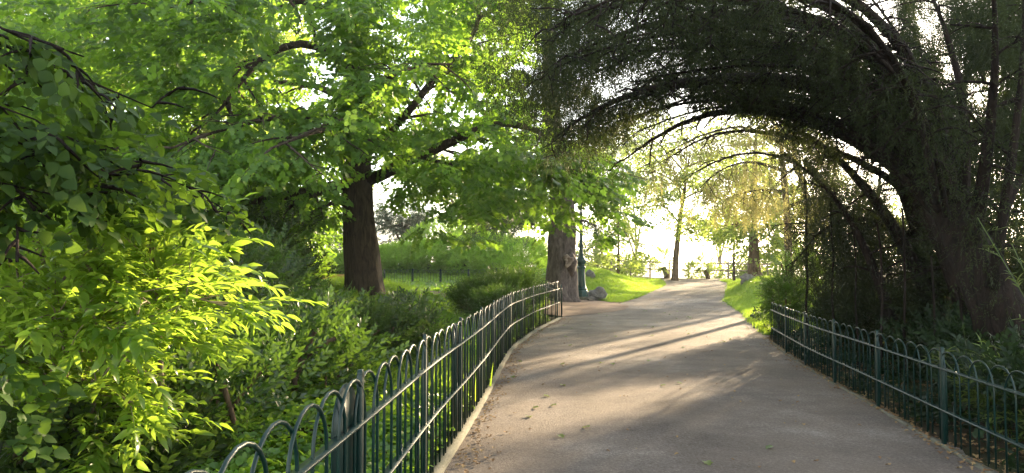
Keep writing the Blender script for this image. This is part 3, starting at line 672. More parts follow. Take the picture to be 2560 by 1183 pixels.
# trees at the crest and beyond
ct = 'trees at the crest of the path'
crown_tree('plane_tree', 'slender leaning tree standing where the path meets the horizon', 'tree', base_at(1686, 43.4), [G(1690, 43.4, 640), G(1698, 43.4, 560), G(1712, 43.4, 470), G(1725, 43.4, 380)], .2,
    [(G(1640, 43, 500), (2.0, 2, 1.3)), (G(1760, 43, 560), (2.0, 2, .9)), (G(1690, 43, 420), (2.8, 2, 1.6)), (G(1790, 43, 470), (2.2, 2, 1.6)), (G(1610, 43, 420), (2.2, 2, 1.6)), (G(1720, 43, 330), (3, 2, 1.6)), (G(1590, 44, 330), (2.4, 2, 1.8)), (G(1840, 44, 400), (2.2, 2, 1.8))], 36, M['plane_leaf'], M['bark_brown'], scale=(.7, 1.1), group=ct, flare=.25, limb_r=.35, pad=(7, .6, .2))
crown_tree('plane_tree', 'straight brown tree rooted on the right lawn mound', 'tree', base_at(1887, 34), [G(1885, 34, 640), G(1884, 34, 560), G(1886, 34, 450), G(1890, 34, 330)], .26,
    [(G(1850, 34, 560), (1.8, 2, .8)), (G(1930, 34, 600), (1.6, 2, 1.0)), (G(1880, 34, 470), (2.4, 2, 1.5)), (G(1950, 35, 500), (2, 2, 1.4)), (G(1890, 35, 360), (3, 2.4, 1.8))], 34, M['plane_leaf'], M['bark_brown'], scale=(.7, 1.1), group=ct, flare=.9, limb_r=.3, pad=(7, .6, .2))
crown_tree('sapling', 'thin young tree like a dark wand at the right end of the crest', 'tree', base_at(1834, 41.5), [G(1834, 41.5, 650), G(1836, 41.5, 600), G(1832, 41.5, 520)], .075,
    [(G(1820, 41.5, 620), (.7, .6, .4)), (G(1840, 41.5, 570), (.7, .6, .5)), (G(1825, 41.5, 530), (.8, .6, .6))], 7, M['plane_leaf'], M['bark_dark'], scale=(.5, .8), group=ct, flare=.2, pad=(5, .4, .15))
crown_tree('sapling', 'thin young tree on the left lawn mound', 'tree', base_at(1545, 39.5), [G(1546, 39.5, 650), G(1547, 39.5, 600), G(1545, 39.5, 520)], .085,
    [(G(1520, 39.5, 600), (1.2, .8, .7)), (G(1580, 39.5, 610), (1.2, .8, .8)), (G(1545, 39.5, 560), (1.2, .8, .8)), (G(1500, 39.5, 640), (.8, .8, .5)), (G(1590, 39.5, 650), (.6, .8, .4))], 11, M['plane_leaf'], M['bark_brown'], scale=(.6, .9), group=ct, flare=.2, pad=(6, .5, .15))
for lab, px, d, lobes in [
    ('bright yellow-green tree below the railing at the left of the crest', 1490, 56, [((1480, 620), (2.6, 2, 1.6)), ((1560, 650), (2.0, 2, 1.4)), ((1440, 660), (2.2, 2, 1.4)), ((1520, 690), (2.6, 2, 1.2))]),
    ('bright yellow tree below the railing right of the thin young tree', 1880, 55, [((1860, 670), (2.6, 2, 1.3)), ((1930, 640), (2.4, 2, 1.6)), ((1830, 700), (2.4, 2, 1.0)), ((1990, 620), (3.0, 2, 2.2))]),
    ('airy sunlit tree below the railing left of the leaning tree', 1590, 62, [((1560, 560), (3.0, 2, 2.0)), ((1620, 470), (3.4, 2, 2.4)), ((1520, 480), (3.0, 2, 2.4)), ((1570, 380), (3.4, 2, 2.2))]),
    ('airy sunlit tree below the railing right of the leaning tree', 1800, 66, [((1780, 580), (2.6, 2, 1.6)), ((1840, 520), (3.6, 2, 2.4)), ((1760, 440), (3.6, 2, 2.4)), ((1880, 420), (3.4, 2, 2.4))]),
    ('sunlit tree behind the hanging golden foliage on the right', 2080, 50, [((2000, 540), (2.6, 2, 2.2)), ((2100, 620), (3.4, 2, 2.4)), ((2200, 560), (3.4, 3, 2.6)), ((2080, 460), (3.2, 2, 2.4))]),
    ('tall sunlit tree far behind the dark yew limbs on the right', 2380, 44, [((2440, 480), (3.6, 3, 2.4)), ((2280, 560), (3.2, 3, 2.4)), ((2480, 620), (4, 3, 2.4))])]:
    crown_tree('plane_tree', lab, 'tree', base_at(px, d), [G(px, d, 640), G(px, d, 560)], .22, [(G(a[0], d, a[1]), r_) for a, r_ in lobes], 34, M['plane_leaf'], M['bark_pale'], scale=(.8, 1.3), group='trees below the viewpoint', pad=(8, .7, .2))
# clipped small trees on curved stems near the railing
for lab, px, py, d, s in [('small clipped tree with a curved brown stem left of the leaning tree', 1657, 660, 45.2, 1.15), ('small clipped tree on a curved stem, nearest the middle of the railing', 1762, 668, 45.0, .95), ('low clipped bush on a short stem behind the railing', 1728, 686, 45.4, .7)]:
    b = base_at(px + 8, d); t = empty('clipped_tree', b, lab, 'shrub', 'small clipped trees at the railing')
    MB().tube(dense_line([b + [0, 0, -.1], P(px + 12, py + 25, d), P(px, py + 8, d)], .2, 1), [.22, .2, .16, .14, .12, .1][:len(dense_line([b + [0, 0, -.1], P(px + 12, py + 25, d), P(px, py + 8, d)], .2, 1))] if False else .15 * s, 8, wob=.1).build('trunk', M['bark_brown'], t, smooth=True, offset=b)
    u = nrm(rng.normal(0, 1, (170, 3))); pos = P(px, py - 8, d) + u * np.array([.45, .45, .62]) * s * rng.uniform(.6, 1, (170, 1)); leaves('crown', 'shrub', pos, u + [0, 0, .3], ups_(170), 1.3, M['plane_leaf'], t, b)

# ------------------------------------------------------------------ railing of cement logs at the viewpoint
t = empty('cement_railing', (8, 46, float(zp(46))), 'rustic pale cement railing closing the viewpoint at the crest', 'railing'); org = np.array(t.location)
xs = np.arange(2.6, 22.5, 1.26); yr_ = lambda x: 46 + .12 * np.sin(x * .7)
for x in xs:
    m = MB(); z0 = float(H(x, yr_(x))); m.tube([(x, yr_(x), z0 - .1), (x + .01, yr_(x), z0 + .5), (x, yr_(x), z0 + 1.02)], [.065, .055, .05], 8, wob=.08, seed=x); m.build('post', M['rail'], t, smooth=True, offset=org)
for hh in (.92, .48):
    for a, b_ in zip(xs[:-1:3], list(xs[3::3]) + [xs[-1]]):
        xx = np.linspace(a - .05, b_ + .05, 9); m = MB(); m.tube(np.c_[xx, yr_(xx) + .04, H(xx, yr_(xx)) + hh + .01 * np.sin(xx * 3)], .042, 7, wob=.1, seed=a); m.build('rail', M['rail'], t, smooth=True, offset=org)

# ------------------------------------------------------------------ hedge behind the chestnut
def blob_surface(c, R, n, amp=.12, fr=4.0, top=True, ph=0):
    u = nrm(rng.normal(0, 1, (n, 3)));
    if top: u[:, 2] = np.abs(u[:, 2])
    r = 1 + amp * (np.sin(u[:, 0] * fr + ph) + np.sin(u[:, 1] * fr * 1.3 + 2 * ph) + np.sin(u[:, 2] * fr * 1.7 + ph)) / 1.5
    return np.asarray(c) + u * np.asarray(R) * r[:, None], u
def shrub(name, label, cat, lumps, kind, leafm, n, scale=(.8, 1.2), group=None, stems=10, upd=.55, inner=.35, barkm='bark_brown', core=True):
    """lumps: [(centre on the ground, radii)]"""
    b = np.array(lumps[0][0], float); b[2] = float(H(b[0], b[1])); t = empty(name, b, label, cat, group); PS, DS = [], []; m = MB()
    for k, (c, R) in enumerate(lumps):
        c = np.array(c, float); R = np.array(R, float); g = float(H(c[0], c[1]))
        a, u = blob_surface((c[0], c[1], max(c[2], g)), R, n, .16, 4.5, False, k * 1.7 + c[0]); a = a - u * R * (rng.random((n, 1)) ** 2) * inner * 1.6
        h = H(a[:, 0], a[:, 1]); ok = a[:, 2] > h + .02; a, u = a[ok], u[ok]
        PS.append(a); DS.append(u + [0, 0, upd] + rng.normal(0, .45, u.shape))
        for j in range(stems):
            q = a[rng.integers(0, len(a))]; s0 = np.array([c[0] + rng.normal(0, R[0] * .25), c[1] + rng.normal(0, R[1] * .25), g - .05]); md = (s0 + q) / 2 + [0, 0, .15 * R[2]]
            m.tube(dense_line([s0, md, q], .18, 1), .010 + .006 * (j % 3), 5, False)
    m.build('stems' if False else 'stem', M[barkm], t, smooth=True, offset=b)
    pos = np.vstack(PS); D = nrm(np.vstack(DS)); leaves('foliage', kind, pos, D, ups_(len(pos), .5), rng.uniform(*scale, len(pos)), leafm, t, b); return t
def lp(px, py, d, r): return (tuple(P(px, py, d)), r)
shrub('clipped_hedge', 'long rounded clipped hedge catching sunlight behind the distant green fence', 'hedge',
    [lp(1295, 770, 42, (2.3, 2.2, 1.55)), lp(1210, 770, 43, (2.4, 2.4, 1.75)), lp(1120, 770, 44, (2.4, 2.4, 1.85)), lp(1040, 770, 43.5, (2.2, 2.2, 1.7)), lp(970, 770, 43.5, (2.2, 2.2, 1.55)), lp(880, 770, 43.5, (2.2, 2.2, 1.45)), lp(1250, 770, 46, (3.4, 2, 1.9)), lp(1110, 770, 47, (3.6, 2, 2.2)), lp(790, 770, 43, (2.2, 2.2, 1.35)), lp(700, 770, 43, (2.2, 2.2, 1.3))], 'shrub', M['hedge'], 7500, (.8, 1.25), stems=3, inner=.10, upd=.3)

# ------------------------------------------------------------------ left bed: shrubs and ground cover
lb = 'leafy shrubs in the bed left of the fence'
for lab, lumps, km, n, kw in [
    ('leafy shrub in the near foreground between the laurel and the fence', [lp(470, 1060, 5.4, (.75, .7, .62)), lp(400, 980, 6.2, (.6, .7, .62))], 'shrub_a', 330, {}),
    ('dark glossy shrub spilling toward the middle of the near fence', [lp(620, 930, 7.2, (.95, .9, .60)), lp(760, 930, 7.4, (.75, .8, .52))], 'shrub_a', 430, {}),
    ('shrub with shiny leaves just in front of the chestnut roots', [lp(740, 830, 11, (1.2, 1.1, .62)), lp(840, 850, 12, (.8, 1.0, .42))], 'shrub_a', 560, {}),
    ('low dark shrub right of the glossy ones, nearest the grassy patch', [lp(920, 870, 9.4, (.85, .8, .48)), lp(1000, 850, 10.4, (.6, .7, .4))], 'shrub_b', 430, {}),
    ('spreading shrub half lit at the tips of the laurel branches', [lp(640, 740, 13.5, (1.25, 1.2, .85)), lp(560, 720, 12.5, (1.3, 1.2, 1.1))], 'shrub_a', 620, {}),
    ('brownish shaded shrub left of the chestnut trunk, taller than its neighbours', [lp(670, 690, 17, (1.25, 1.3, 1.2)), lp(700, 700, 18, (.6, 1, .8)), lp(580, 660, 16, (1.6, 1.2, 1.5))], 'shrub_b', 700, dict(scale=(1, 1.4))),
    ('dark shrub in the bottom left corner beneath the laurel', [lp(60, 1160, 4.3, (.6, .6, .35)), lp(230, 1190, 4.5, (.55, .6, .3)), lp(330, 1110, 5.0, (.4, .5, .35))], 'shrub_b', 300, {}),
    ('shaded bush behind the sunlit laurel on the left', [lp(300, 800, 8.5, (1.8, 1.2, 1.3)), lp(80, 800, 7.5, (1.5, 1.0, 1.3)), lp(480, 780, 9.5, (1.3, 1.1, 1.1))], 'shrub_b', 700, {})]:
    shrub('leafy_shrub', lab, 'shrub', lumps, 'shrub', M[km], n, group=lb, **kw)
shrub('yew_shrub', 'low feathery yew shrub just behind the far end of the left fence', 'shrub', [lp(1240, 745, 18.5, (.62, .7, .50)), lp(1180, 755, 18, (.42, .5, .30)), lp(1305, 735, 19, (.40, .5, .48)), lp(1250, 770, 16.5, (.45, .7, .2))], 'needle', M['shrub_a'], 560, (.8, 1.25), upd=1.1, inner=.45)
shrub('yellow_shrub', 'small shrub with yellow-lit leaves in front of the bench', 'shrub', [lp(785, 760, 24, (.5, .6, .75)), lp(735, 760, 24, (.8, .6, 1.0))], 'shrub', M['cover'], 260, (1, 1.4), upd=.5)

def scatter(x0, x1, y0, y1, n, cond):
    x = rng.uniform(x0, x1, n); y = rng.uniform(y0, y1, n); k = cond(x, y); return x[k], y[k]
# ground cover
x, y = scatter(-7, .9, 1.2, 22, 62000, lambda x, y: (x < xl(y) - .07) & (x > -1.2 - y * .42) & (rng.random(len(x)) < np.clip(2.6 / (1 + y * .35), .22, 1)))
hgt = .05 + .10 * rng.random(len(x)) + .10 * np.clip(wav(x * 3, y * 2.4), 0, 1) * np.clip((xl(y) - x) / .5, 0, 1)
pos = np.c_[x, y, H(x, y) + hgt]; n = len(x)
o = leaves('ground_cover', 'cover', pos, np.c_[rng.normal(0, 1, n), rng.normal(0, 1, n), rng.normal(.25, .3, n)], ups_(n, .5), rng.uniform(.7, 1.25, n) * (1 + y * .025), M['cover']); tag(o, kind='stuff'); print('cover', n)
x, y = scatter(-9, 6, 22, 42, 30000, lambda x, y: (x < xl(y) - 5.2 - .0 * y) & ((y > 27.6) | (y < 21.6)) & (x > -1.2 - y * .42))
n = len(x); o = leaves('ground_cover', 'cover', np.c_[x, y, H(x, y) + .08 + .1 * rng.random(n)], np.c_[rng.normal(0, 1, n), rng.normal(0, 1, n), rng.normal(.25, .3, n)], ups_(n, .5), rng.uniform(1.6, 2.6, n), M['cover']); tag(o, kind='stuff')
x, y = scatter(2, 10, 2, 21, 22000, lambda x, y: (x > xr(y) + .12) & (x < xr(y) + 4) & (rng.random(len(x)) < .25 + .75 * (wav(x * 3, y * 3) > 0)))
n = len(x); o = leaves('ground_cover', 'cover', np.c_[x, y, H(x, y) + .02 + .26 * rng.random(n) * np.clip(wav(x * 2.2 + 1, y * 2.6) + .3, .1, 1)], np.c_[rng.normal(0, 1, n), rng.normal(0, 1, n), rng.normal(.25, .3, n)], ups_(n, .5), rng.uniform(.7, 1.3, n), M['painted_shade']); tag(o, kind='stuff')
# tall grass patch and lawns
x, y = scatter(-5.5, .9, 8, 27, 40000, lambda x, y: (x < xl(y) - .4) & (x > -.5 - y * .26) & (rng.random(len(x)) < .75 * ss(-.2, .5, wav(x * .8 + 1, y * .7))))
n = len(x); o = leaves('grass', 'grass', np.c_[x, y, H(x, y) - .01], np.c_[rng.normal(0, 1, n), rng.normal(0, 1, n), np.zeros(n)], (0, 0, 1), rng.uniform(2.2, 4.2, n), M['grass']); tag(o, kind='stuff')
x, y = scatter(0, 24, 16.5, 43, 130000, lambda x, y: (((x < xl(y) - .03) & (y > 27.3) & (x > np.interp(y, [27.2, 28.5, 30, 33, 43], [3.8, 3.2, 2.7, 1.7, -1.8]))) | ((x > xr(y) + .03) & (x < xr(y) + 8))))
n = len(x); o = leaves('lawn_grass', 'grass', np.c_[x, y, H(x, y)], np.c_[rng.normal(0, 1, n), rng.normal(0, 1, n), np.zeros(n)], (0, 0, 1), rng.uniform(.9, 1.7, n), M['grass']); tag(o, kind='stuff')
# plants behind the far end of the bed, front of the cedar
# ------------------------------------------------------------------ the sunlit laurel at the left
def laurel():
    b = np.array([-3.0, 4.7, float(H(-3.0, 4.7))]); t = empty('laurel_shrub', b, 'large sunlit laurel with long glowing yellow-green leaves at the left', 'shrub')
    m = MB(); PS, DS = [], []
    tips = [(690, 775, 4.3), (605, 600, 5.2), (640, 690, 4.8), (560, 850, 4.2), (470, 930, 4.0), (560, 560, 5.6), (440, 560, 5.2), (330, 540, 5), (230, 560, 4.8), (420, 700, 4.2), (300, 700, 4), (180, 620, 4.5), (90, 720, 4), (480, 760, 4), (300, 830, 3.8), (150, 820, 3.8), (360, 1010, 4.1), (290, 1130, 4.1), (20, 640, 4.4), (500, 640, 4.8), (380, 620, 4.4), (590, 760, 4.6), (100, 560, 5), (90, 980, 4.2), (170, 1060, 4.2), (270, 1000, 4.3), (60, 860, 4.3), (540, 700, 4.4)]
    for i, (px, py, d) in enumerate(tips):
        e = P(px - (105 if px > 380 else 30), py, d); s = b + [rng.normal(0, .28), rng.normal(0, .22), -.05]; k1 = s + [(e[0] - s[0]) * .18, (e[1] - s[1]) * .3, (e[2] - s[2]) * .62]
        k2 = s + (e - s) * [.62, .7, 1] + [0, 0, .16]
        c = dense_line([s, k1, k2, e], .12, 4); m.tube(c, np.linspace(.016 + .006 * (i % 3), .004, len(c)), 6, False)
        # side twigs on the outer half
        for j in range(14):
            a = rng.uniform(.40, 1); q, _ = interp_line(c, [a - .05, a]); tt = nrm(q[1] - q[0]); dd = nrm(tt * [1, 1, .5] + rng.normal(0, .5, 3) * [1, 1, .5] + [.15, 0, .12]); g = curve(q[1], dd, rng.uniform(.15, .4), .1, 4); m.tube(g, np.linspace(.005, .0025, 4), 4, False)
            PS.append(g[-1] - dd * .1); DS.append(nrm((g[-1] - g[-2]) / .1 + [0, 0, .05])); PS.append(g[1]); DS.append(nrm(dd + rng.normal(0, .45, 3) * [1, 1, .6]))
        PS.append(e - .1 * nrm(e - k2)); DS.append(e - k2)
    poly = [(0, 560), (250, 540), (500, 590), (540, 740), (460, 830), (330, 880), (250, 850), (0, 900)]
    c = fill(poly, 4.0, 5.6, 150); PS = list(PS) + list(c); DS = list(DS) + list(nrm(np.array([.9, -.3, .12]) + rng.normal(0, .38, c.shape) * [1, 1, .6]))
    c = fill([(0, 900), (400, 920), (330, 1183), (0, 1183)], 3.9, 4.8, 30); PS += list(c); DS += list(nrm(np.array([.5, -.2, .3]) + rng.normal(0, .6, c.shape)))
    m.build('stem', M['bark_pale'], t, smooth=True, offset=b); PS = np.array(PS); DS = nrm(np.array(DS))
    leaves('foliage', 'laurel', PS, DS, ups_(len(PS), .28), rng.uniform(.6, 1.15, len(PS)), M['laurel'], t, b); print('laurel', len(PS))
laurel()

# ------------------------------------------------------------------ overhanging linden branches, near left
def linden():
    b = np.array([-4.6, 2.6, float(H(-4.6, 2.6))]); t = empty('linden_tree', b, 'linden whose dark broad-leaved branches hang into the left edge of the view', 'tree')
    trunk_mesh([b + [0, 0, -.2], b + [0, 0, 2], b + [.1, .1, 4.5], b + [.2, .2, 7]], [.22, .2, .16, .08], .4, 16).build('trunk', M['bark_brown'], t, smooth=True, offset=b)
    m = MB(); tw = []
    for s, e, sag in [((0, 0, 2.6), (380, 270, 4.0), .25), ((0, 0, 2.2), (540, 510, 4.6), .2), ((0, 0, 2.9), (170, 150, 3.6), .2), ((0, 0, 2.0), (330, 440, 3.8), .2), ((0, 0, 2.4), (90, 300, 3.4), .15), ((0, 0, 1.8), (200, 500, 3.6), .1), ((0, 0, 1.6), (40, 560, 3.4), .1), ((0, 0, 2.1), (450, 460, 4.4), .2)]:
        s = b + np.array(s); e = P(*e); c = dense_line([s, (s + e) / 2 + [0, 0, sag], e], .12, 3); m.tube(c, np.linspace(.03, .004, len(c)), 6, False); tw += grow(m, c, .009, 12, .42, 3, .2, .6, s0=.35); tw.append(c)
    m.build('limb', M['bark_yew'], t, smooth=True, offset=b)
    pos, D = along(tw, .105, .05, .35); x, y = proj(pos); k = (pos[:, 1] > .8)
    ok = inpoly(x, y, [(-400, 60), (60, 80), (180, 170), (330, 250), (370, 370), (560, 480), (600, 550), (480, 545), (330, 510), (220, 490), (150, 560), (-400, 640)]); x2, y2 = proj(pos + [0, 0, -.12]); k &= ok & (y2 < 600); pos, D = pos[k], D[k]
    c = fill([(0, 860), (60, 880), (90, 1000), (30, 1120), (0, 1183)], 3.0, 3.4, 12); pos = np.vstack([pos, c]); D = np.vstack([D, nrm([1, .2, -.3] + rng.normal(0, .4, c.shape))])
    leaves('crown', 'linden', pos, side_dirs(D, .9, .12), ups_(len(pos), .4), rng.uniform(.38, .86, len(pos)), M['linden'], t, b); print('linden', len(pos))
linden()

# ------------------------------------------------------------------ yews arching over the path
SKY = [(2195, 60, 45, 75, .97), (2200, 130, 32, 40, 1), (2240, 160, 22, 30, 1), (2440, 262, 26, 34, 1), (2490, 225, 26, 16, .95), (2205, 425, 30, 18, .97), (2255, 510, 35, 28, .85), (2375, 170, 25, 30, .9), (2460, 395, 28, 20, .9), (2130, 400, 30, 45, .75), (2110, 330, 22, 22, .8), (1700, 265, 35, 22, .9), (2000, 210, 30, 20, .5), (2040, 50, 60, 26, .7), (1640, 130, 26, 10, .9), (1960, 50, 30, 16, .7), (1600, 300, 30, 10, .6), (2330, 60, 40, 60, .5), (2310, 290, 16, 16, .8), (1500, 225, 26, 14, .8), (1560, 205, 22, 12, .8), (2085, 20, 60, 20, .7), (1310, 130, 40, 40, .6)]
def strands(pos, m, t, b, jit=.36, scale=(.55, 1.25), kind='hang', name='crown'):
    n = len(pos); D = np.array([0, 0, -1.]) + rng.normal(0, jit, (n, 3)); return leaves(name, kind, pos, D, nrm(rng.normal(0, 1, (n, 3))), rng.uniform(*scale, n), m, t, b)
def thin_holes(pos, holes=SKY):
    k = np.ones(len(pos), bool)
    for dz in (0, .18, .36): k &= thin_one(pos - [0, 0, dz], holes)
    return k
def thin_one(pos, holes):
    x, y = proj(pos); k = np.ones(len(pos), bool)
    for hx, hy, rx, ry, pr in holes: k &= ~((((x - hx) / rx) ** 2 + ((y - hy) / ry) ** 2 < 1) & (rng.random(len(x)) < pr))
    return k
ARCH = [(1560, 420), (1600, 360), (1680, 325), (1780, 318), (1880, 350), (1930, 420), (1960, 520), (1965, 640), (1945, 750), (1700, 740), (1560, 700)]
def yew(label, trunk, rads, limbs, polys, b, seed, leafm='yew', gold=()):
    t = empty('yew_tree', b, label, 'tree', 'yews arching over the path')
    trunk_mesh([b + [0, 0, -.2]] + [P(*a) for a in trunk], rads, .3, 20, .12, seed).build('trunk', M['bark_yew'], t, smooth=True, offset=b)
    tw = []; PS = []
    for pts, r in limbs:
        c = path3(pts); m = MB(); m.tube(c, np.linspace(r, .012, len(c)), 8, True, wob=.07, seed=r * 70); g = grow(m, c, r * .22 + .006, max(8, int(len(c) * 1.5)), .5, 3, .28, .7, flat=.45, s0=.15); tw += g; tw.append(c); m.build('limb', M['bark_yew'], t, smooth=True, offset=b)
    pos, _ = along(tw, .075, .07, .05); PS.append(pos)
    for poly, d0, d1, n, hol in polys:
        a = fill(poly, d0, d1, n, hol); a = a + rng.normal(0, .16, a.shape) * [1.6, 1, 1]; a[:, 0] += rng.normal(0, .30, len(a)) * (a[:, 0] < a[:, 1] * .11); ax, ay = proj(a); best = np.full(len(a), 1e9)
        for pts, r in limbs:
            lx, ly = proj(dense_line([P(*q) for q in pts], .12, 2)); best = np.minimum(best, ((ax[:, None] - lx) ** 2 + (ay[:, None] - 8 - ly) ** 2).min(1))
        pr = .17 + .55 * (ax > 2240) + .62 * (ax < 1500) + .80 * np.exp(-best / 15 ** 2) if poly is ROOF else .75
        PS.append(a[rng.random(len(a)) < pr])
    pos = np.vstack(PS); k = thin_holes(pos); u_ = rng.random(len(pos)) < .93
    for dz in (.08, .25, .42):
        x, y = proj(pos - [0, 0, dz]); k &= ~(inpoly(x, y, ARCH) & u_); k &= pos[:, 2] > H(pos[:, 0], pos[:, 1]) + .3
    pos = pos[k]; strands(pos, M[leafm], t, b, .62 if seed == 2.2 else .45, (.5, 1.05)); print('yew', len(pos)); return t
ROOF = [(1300, -40), (2600, -40), (2600, 300), (2420, 420), (2300, 430), (2150, 300), (1980, 220), (1800, 215), (1650, 270), (1550, 350), (1440, 370), (1370, 290), (1290, 200), (1285, 80)]
b1 = base_at(2545, 8.2)
Y_LIMBS = [([(2390, 560, 8.6), (2280, 440, 9), (2200, 370, 9.5), (2060, 310, 10), (1960, 275, 10.3), (1850, 262, 10.6), (1740, 285, 10.8), (1640, 330, 11), (1560, 400, 11)], 1),
     ([(2330, 430, 9), (2230, 300, 9), (2150, 240, 9), (2030, 200, 9), (1900, 190, 9), (1750, 195, 9.2), (1600, 220, 9.4), (1450, 280, 9.6), (1380, 350, 9.8)], 1),
     ([(2350, 460, 8.8), (2260, 230, 8.5), (2170, 110, 8.2), (2050, 50, 8), (1900, 30, 8), (1700, 40, 8), (1520, 80, 8), (1420, 130, 8.1), (1370, 200, 8.2)], 1),
     ([(2380, 530, 8.6), (2365, 330, 8.2), (2290, 150, 7.8), (2180, 20, 7.5), (2050, -60, 7), (1800, -80, 7), (1560, -60, 7), (1430, 0, 7), (1370, 60, 7)], 1)]
extra = []
for i in range(3):
    for f in (.12, .25, .38, .5, .62, .75, .88):
        A_ = np.array(Y_LIMBS[i][0], float); B_ = np.array(Y_LIMBS[i + 1][0], float); q = A_ * (1 - f) + B_ * f + rng.normal(0, 1, A_.shape) * [16, 11, .12] + np.array([rng.normal(0, 20), rng.normal(0, 8), rng.uniform(-.8, 1.4)])
        q = q[:rng.integers(6, 9)]; extra.append(([tuple(a) for a in q], rng.uniform(.02, .055)))
yew('nearest yew with the thickest dark trunk leaning in at the right edge', [(2530, 820, 8.2), (2470, 700, 8.2), (2420, 610, 8.4), (2370, 510, 8.7), (2320, 430, 9)], [.36, .32, .28, .24, .20, .15],
    [([(2390, 560, 8.6), (2280, 440, 9), (2200, 370, 9.5), (2060, 310, 10), (1960, 275, 10.3), (1850, 262, 10.6), (1740, 285, 10.8), (1640, 330, 11), (1560, 400, 11)], .14),
     ([(2330, 430, 9), (2230, 300, 9), (2150, 240, 9), (2030, 200, 9), (1900, 190, 9), (1750, 195, 9.2), (1600, 220, 9.4), (1450, 280, 9.6), (1380, 350, 9.8)], .14),
     ([(2350, 460, 8.8), (2260, 230, 8.5), (2170, 110, 8.2), (2050, 50, 8), (1900, 30, 8), (1700, 40, 8), (1520, 80, 8), (1400, 150, 8.2)], .12),
     ([(2380, 530, 8.6), (2365, 330, 8.2), (2290, 150, 7.8), (2180, 20, 7.5), (2050, -60, 7), (1800, -80, 7), (1500, -60, 7)], .09),
     ([(2430, 640, 8.3), (2480, 300, 7.6), (2500, 100, 7), (2480, -80, 6.6)], .09),
     ([(2300, 440, 9), (2200, 290, 9.6), (2080, 170, 10), (1930, 110, 10.2), (1750, 100, 10.4), (1560, 140, 10.4), (1430, 210, 10.4)], .07)] + extra + [([(2480, 720, 8), (2530, 400, 7.6), (2570, 100, 7.4), (2560, -60, 7.2)], .07), ([(2400, 580, 8.5), (2430, 330, 8.4), (2390, 110, 8.2), (2310, -60, 8)], .08), ([(2450, 660, 8.3), (2560, 430, 8.6), (2640, 250, 9)], .06), ([(2430, 640, 8.3), (2400, 400, 9), (2340, 240, 9.4), (2240, 60, 9.6), (2140, -50, 9.6)], .06)],
    [(ROOF, 9.2, 13.2, 46000, ()), ([(2380, 480), (2600, 480), (2600, 860), (2500, 860)], 6.9, 8.0, 120, ()), ([(2180, -60), (2600, -60), (2600, 420), (2360, 400), (2240, 200)], 9, 12, 4500, ()), ([(2330, 420), (2600, 300), (2600, 640), (2480, 640), (2400, 560)], 10, 12.5, 700, ())], b1, 2.2)
b2 = base_at(2330, 12)
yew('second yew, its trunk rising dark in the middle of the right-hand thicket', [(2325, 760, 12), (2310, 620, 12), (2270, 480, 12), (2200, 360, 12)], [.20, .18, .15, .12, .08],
    [([(2270, 480, 12), (2160, 400, 12.2), (2050, 360, 12.5), (1960, 340, 12.8), (1860, 315, 13), (1760, 330, 13.5), (1680, 390, 13.8)], .07),
     ([(2300, 600, 12), (2200, 540, 11.8), (2110, 520, 12), (2040, 560, 12.5), (2000, 640, 13)], .06),
     ([(2330, 760, 11.4), (2260, 600, 11.0), (2170, 470, 10.8), (2080, 370, 10.8), (1980, 300, 11), (1880, 275, 11.2)], .12),
     ([(2230, 800, 11.2), (2180, 650, 11), (2120, 520, 11.2), (2040, 430, 11.6), (1960, 385, 12)], .09), ([(2420, 820, 10), (2360, 620, 9.8), (2290, 480, 9.8), (2200, 370, 10), (2100, 290, 10.3), (1990, 240, 10.6)], .11),
     ([(2270, 480, 12), (2170, 330, 11.5), (2060, 250, 11.2), (1900, 220, 11), (1720, 235, 11), (1580, 300, 11)], .06)],
    [([(1990, 480), (2110, 420), (2300, 440), (2500, 620), (2500, 860), (2350, 830), (2200, 800), (2060, 720), (2010, 640)], 11.6, 14.8, 11000, [(2040, 520, 50, 60, .5), (2060, 640, 60, 60, .35)]), ([(1930, 330), (2060, 300), (2200, 400), (2180, 480), (2000, 460)], 11, 13, 900, ())], b2, 5.1, 'yew_dark')
b3 = base_at(2130, 16.5)
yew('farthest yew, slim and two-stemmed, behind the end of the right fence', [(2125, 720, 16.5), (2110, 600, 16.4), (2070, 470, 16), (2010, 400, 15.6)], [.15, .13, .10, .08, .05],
    [([(2110, 600, 16.4), (2060, 560, 16), (2010, 540, 15.8), (1960, 560, 15.5)], .04),
     ([(2070, 470, 16), (1990, 400, 15.6), (1900, 370, 15.4), (1800, 390, 15.2), (1740, 430, 15)], .05),
     ([(2125, 700, 16.5), (2180, 560, 16.8), (2210, 430, 17), (2180, 300, 17)], .08)],
    [([(2000, 480), (2100, 440), (2250, 520), (2250, 760), (2030, 740)], 14.2, 16.3, 2000, ()), ([(2020, 340), (2160, 300), (2210, 760), (2040, 760)], 13.2, 15.6, 2300, ())], b3, 7.7, 'yew_dark')
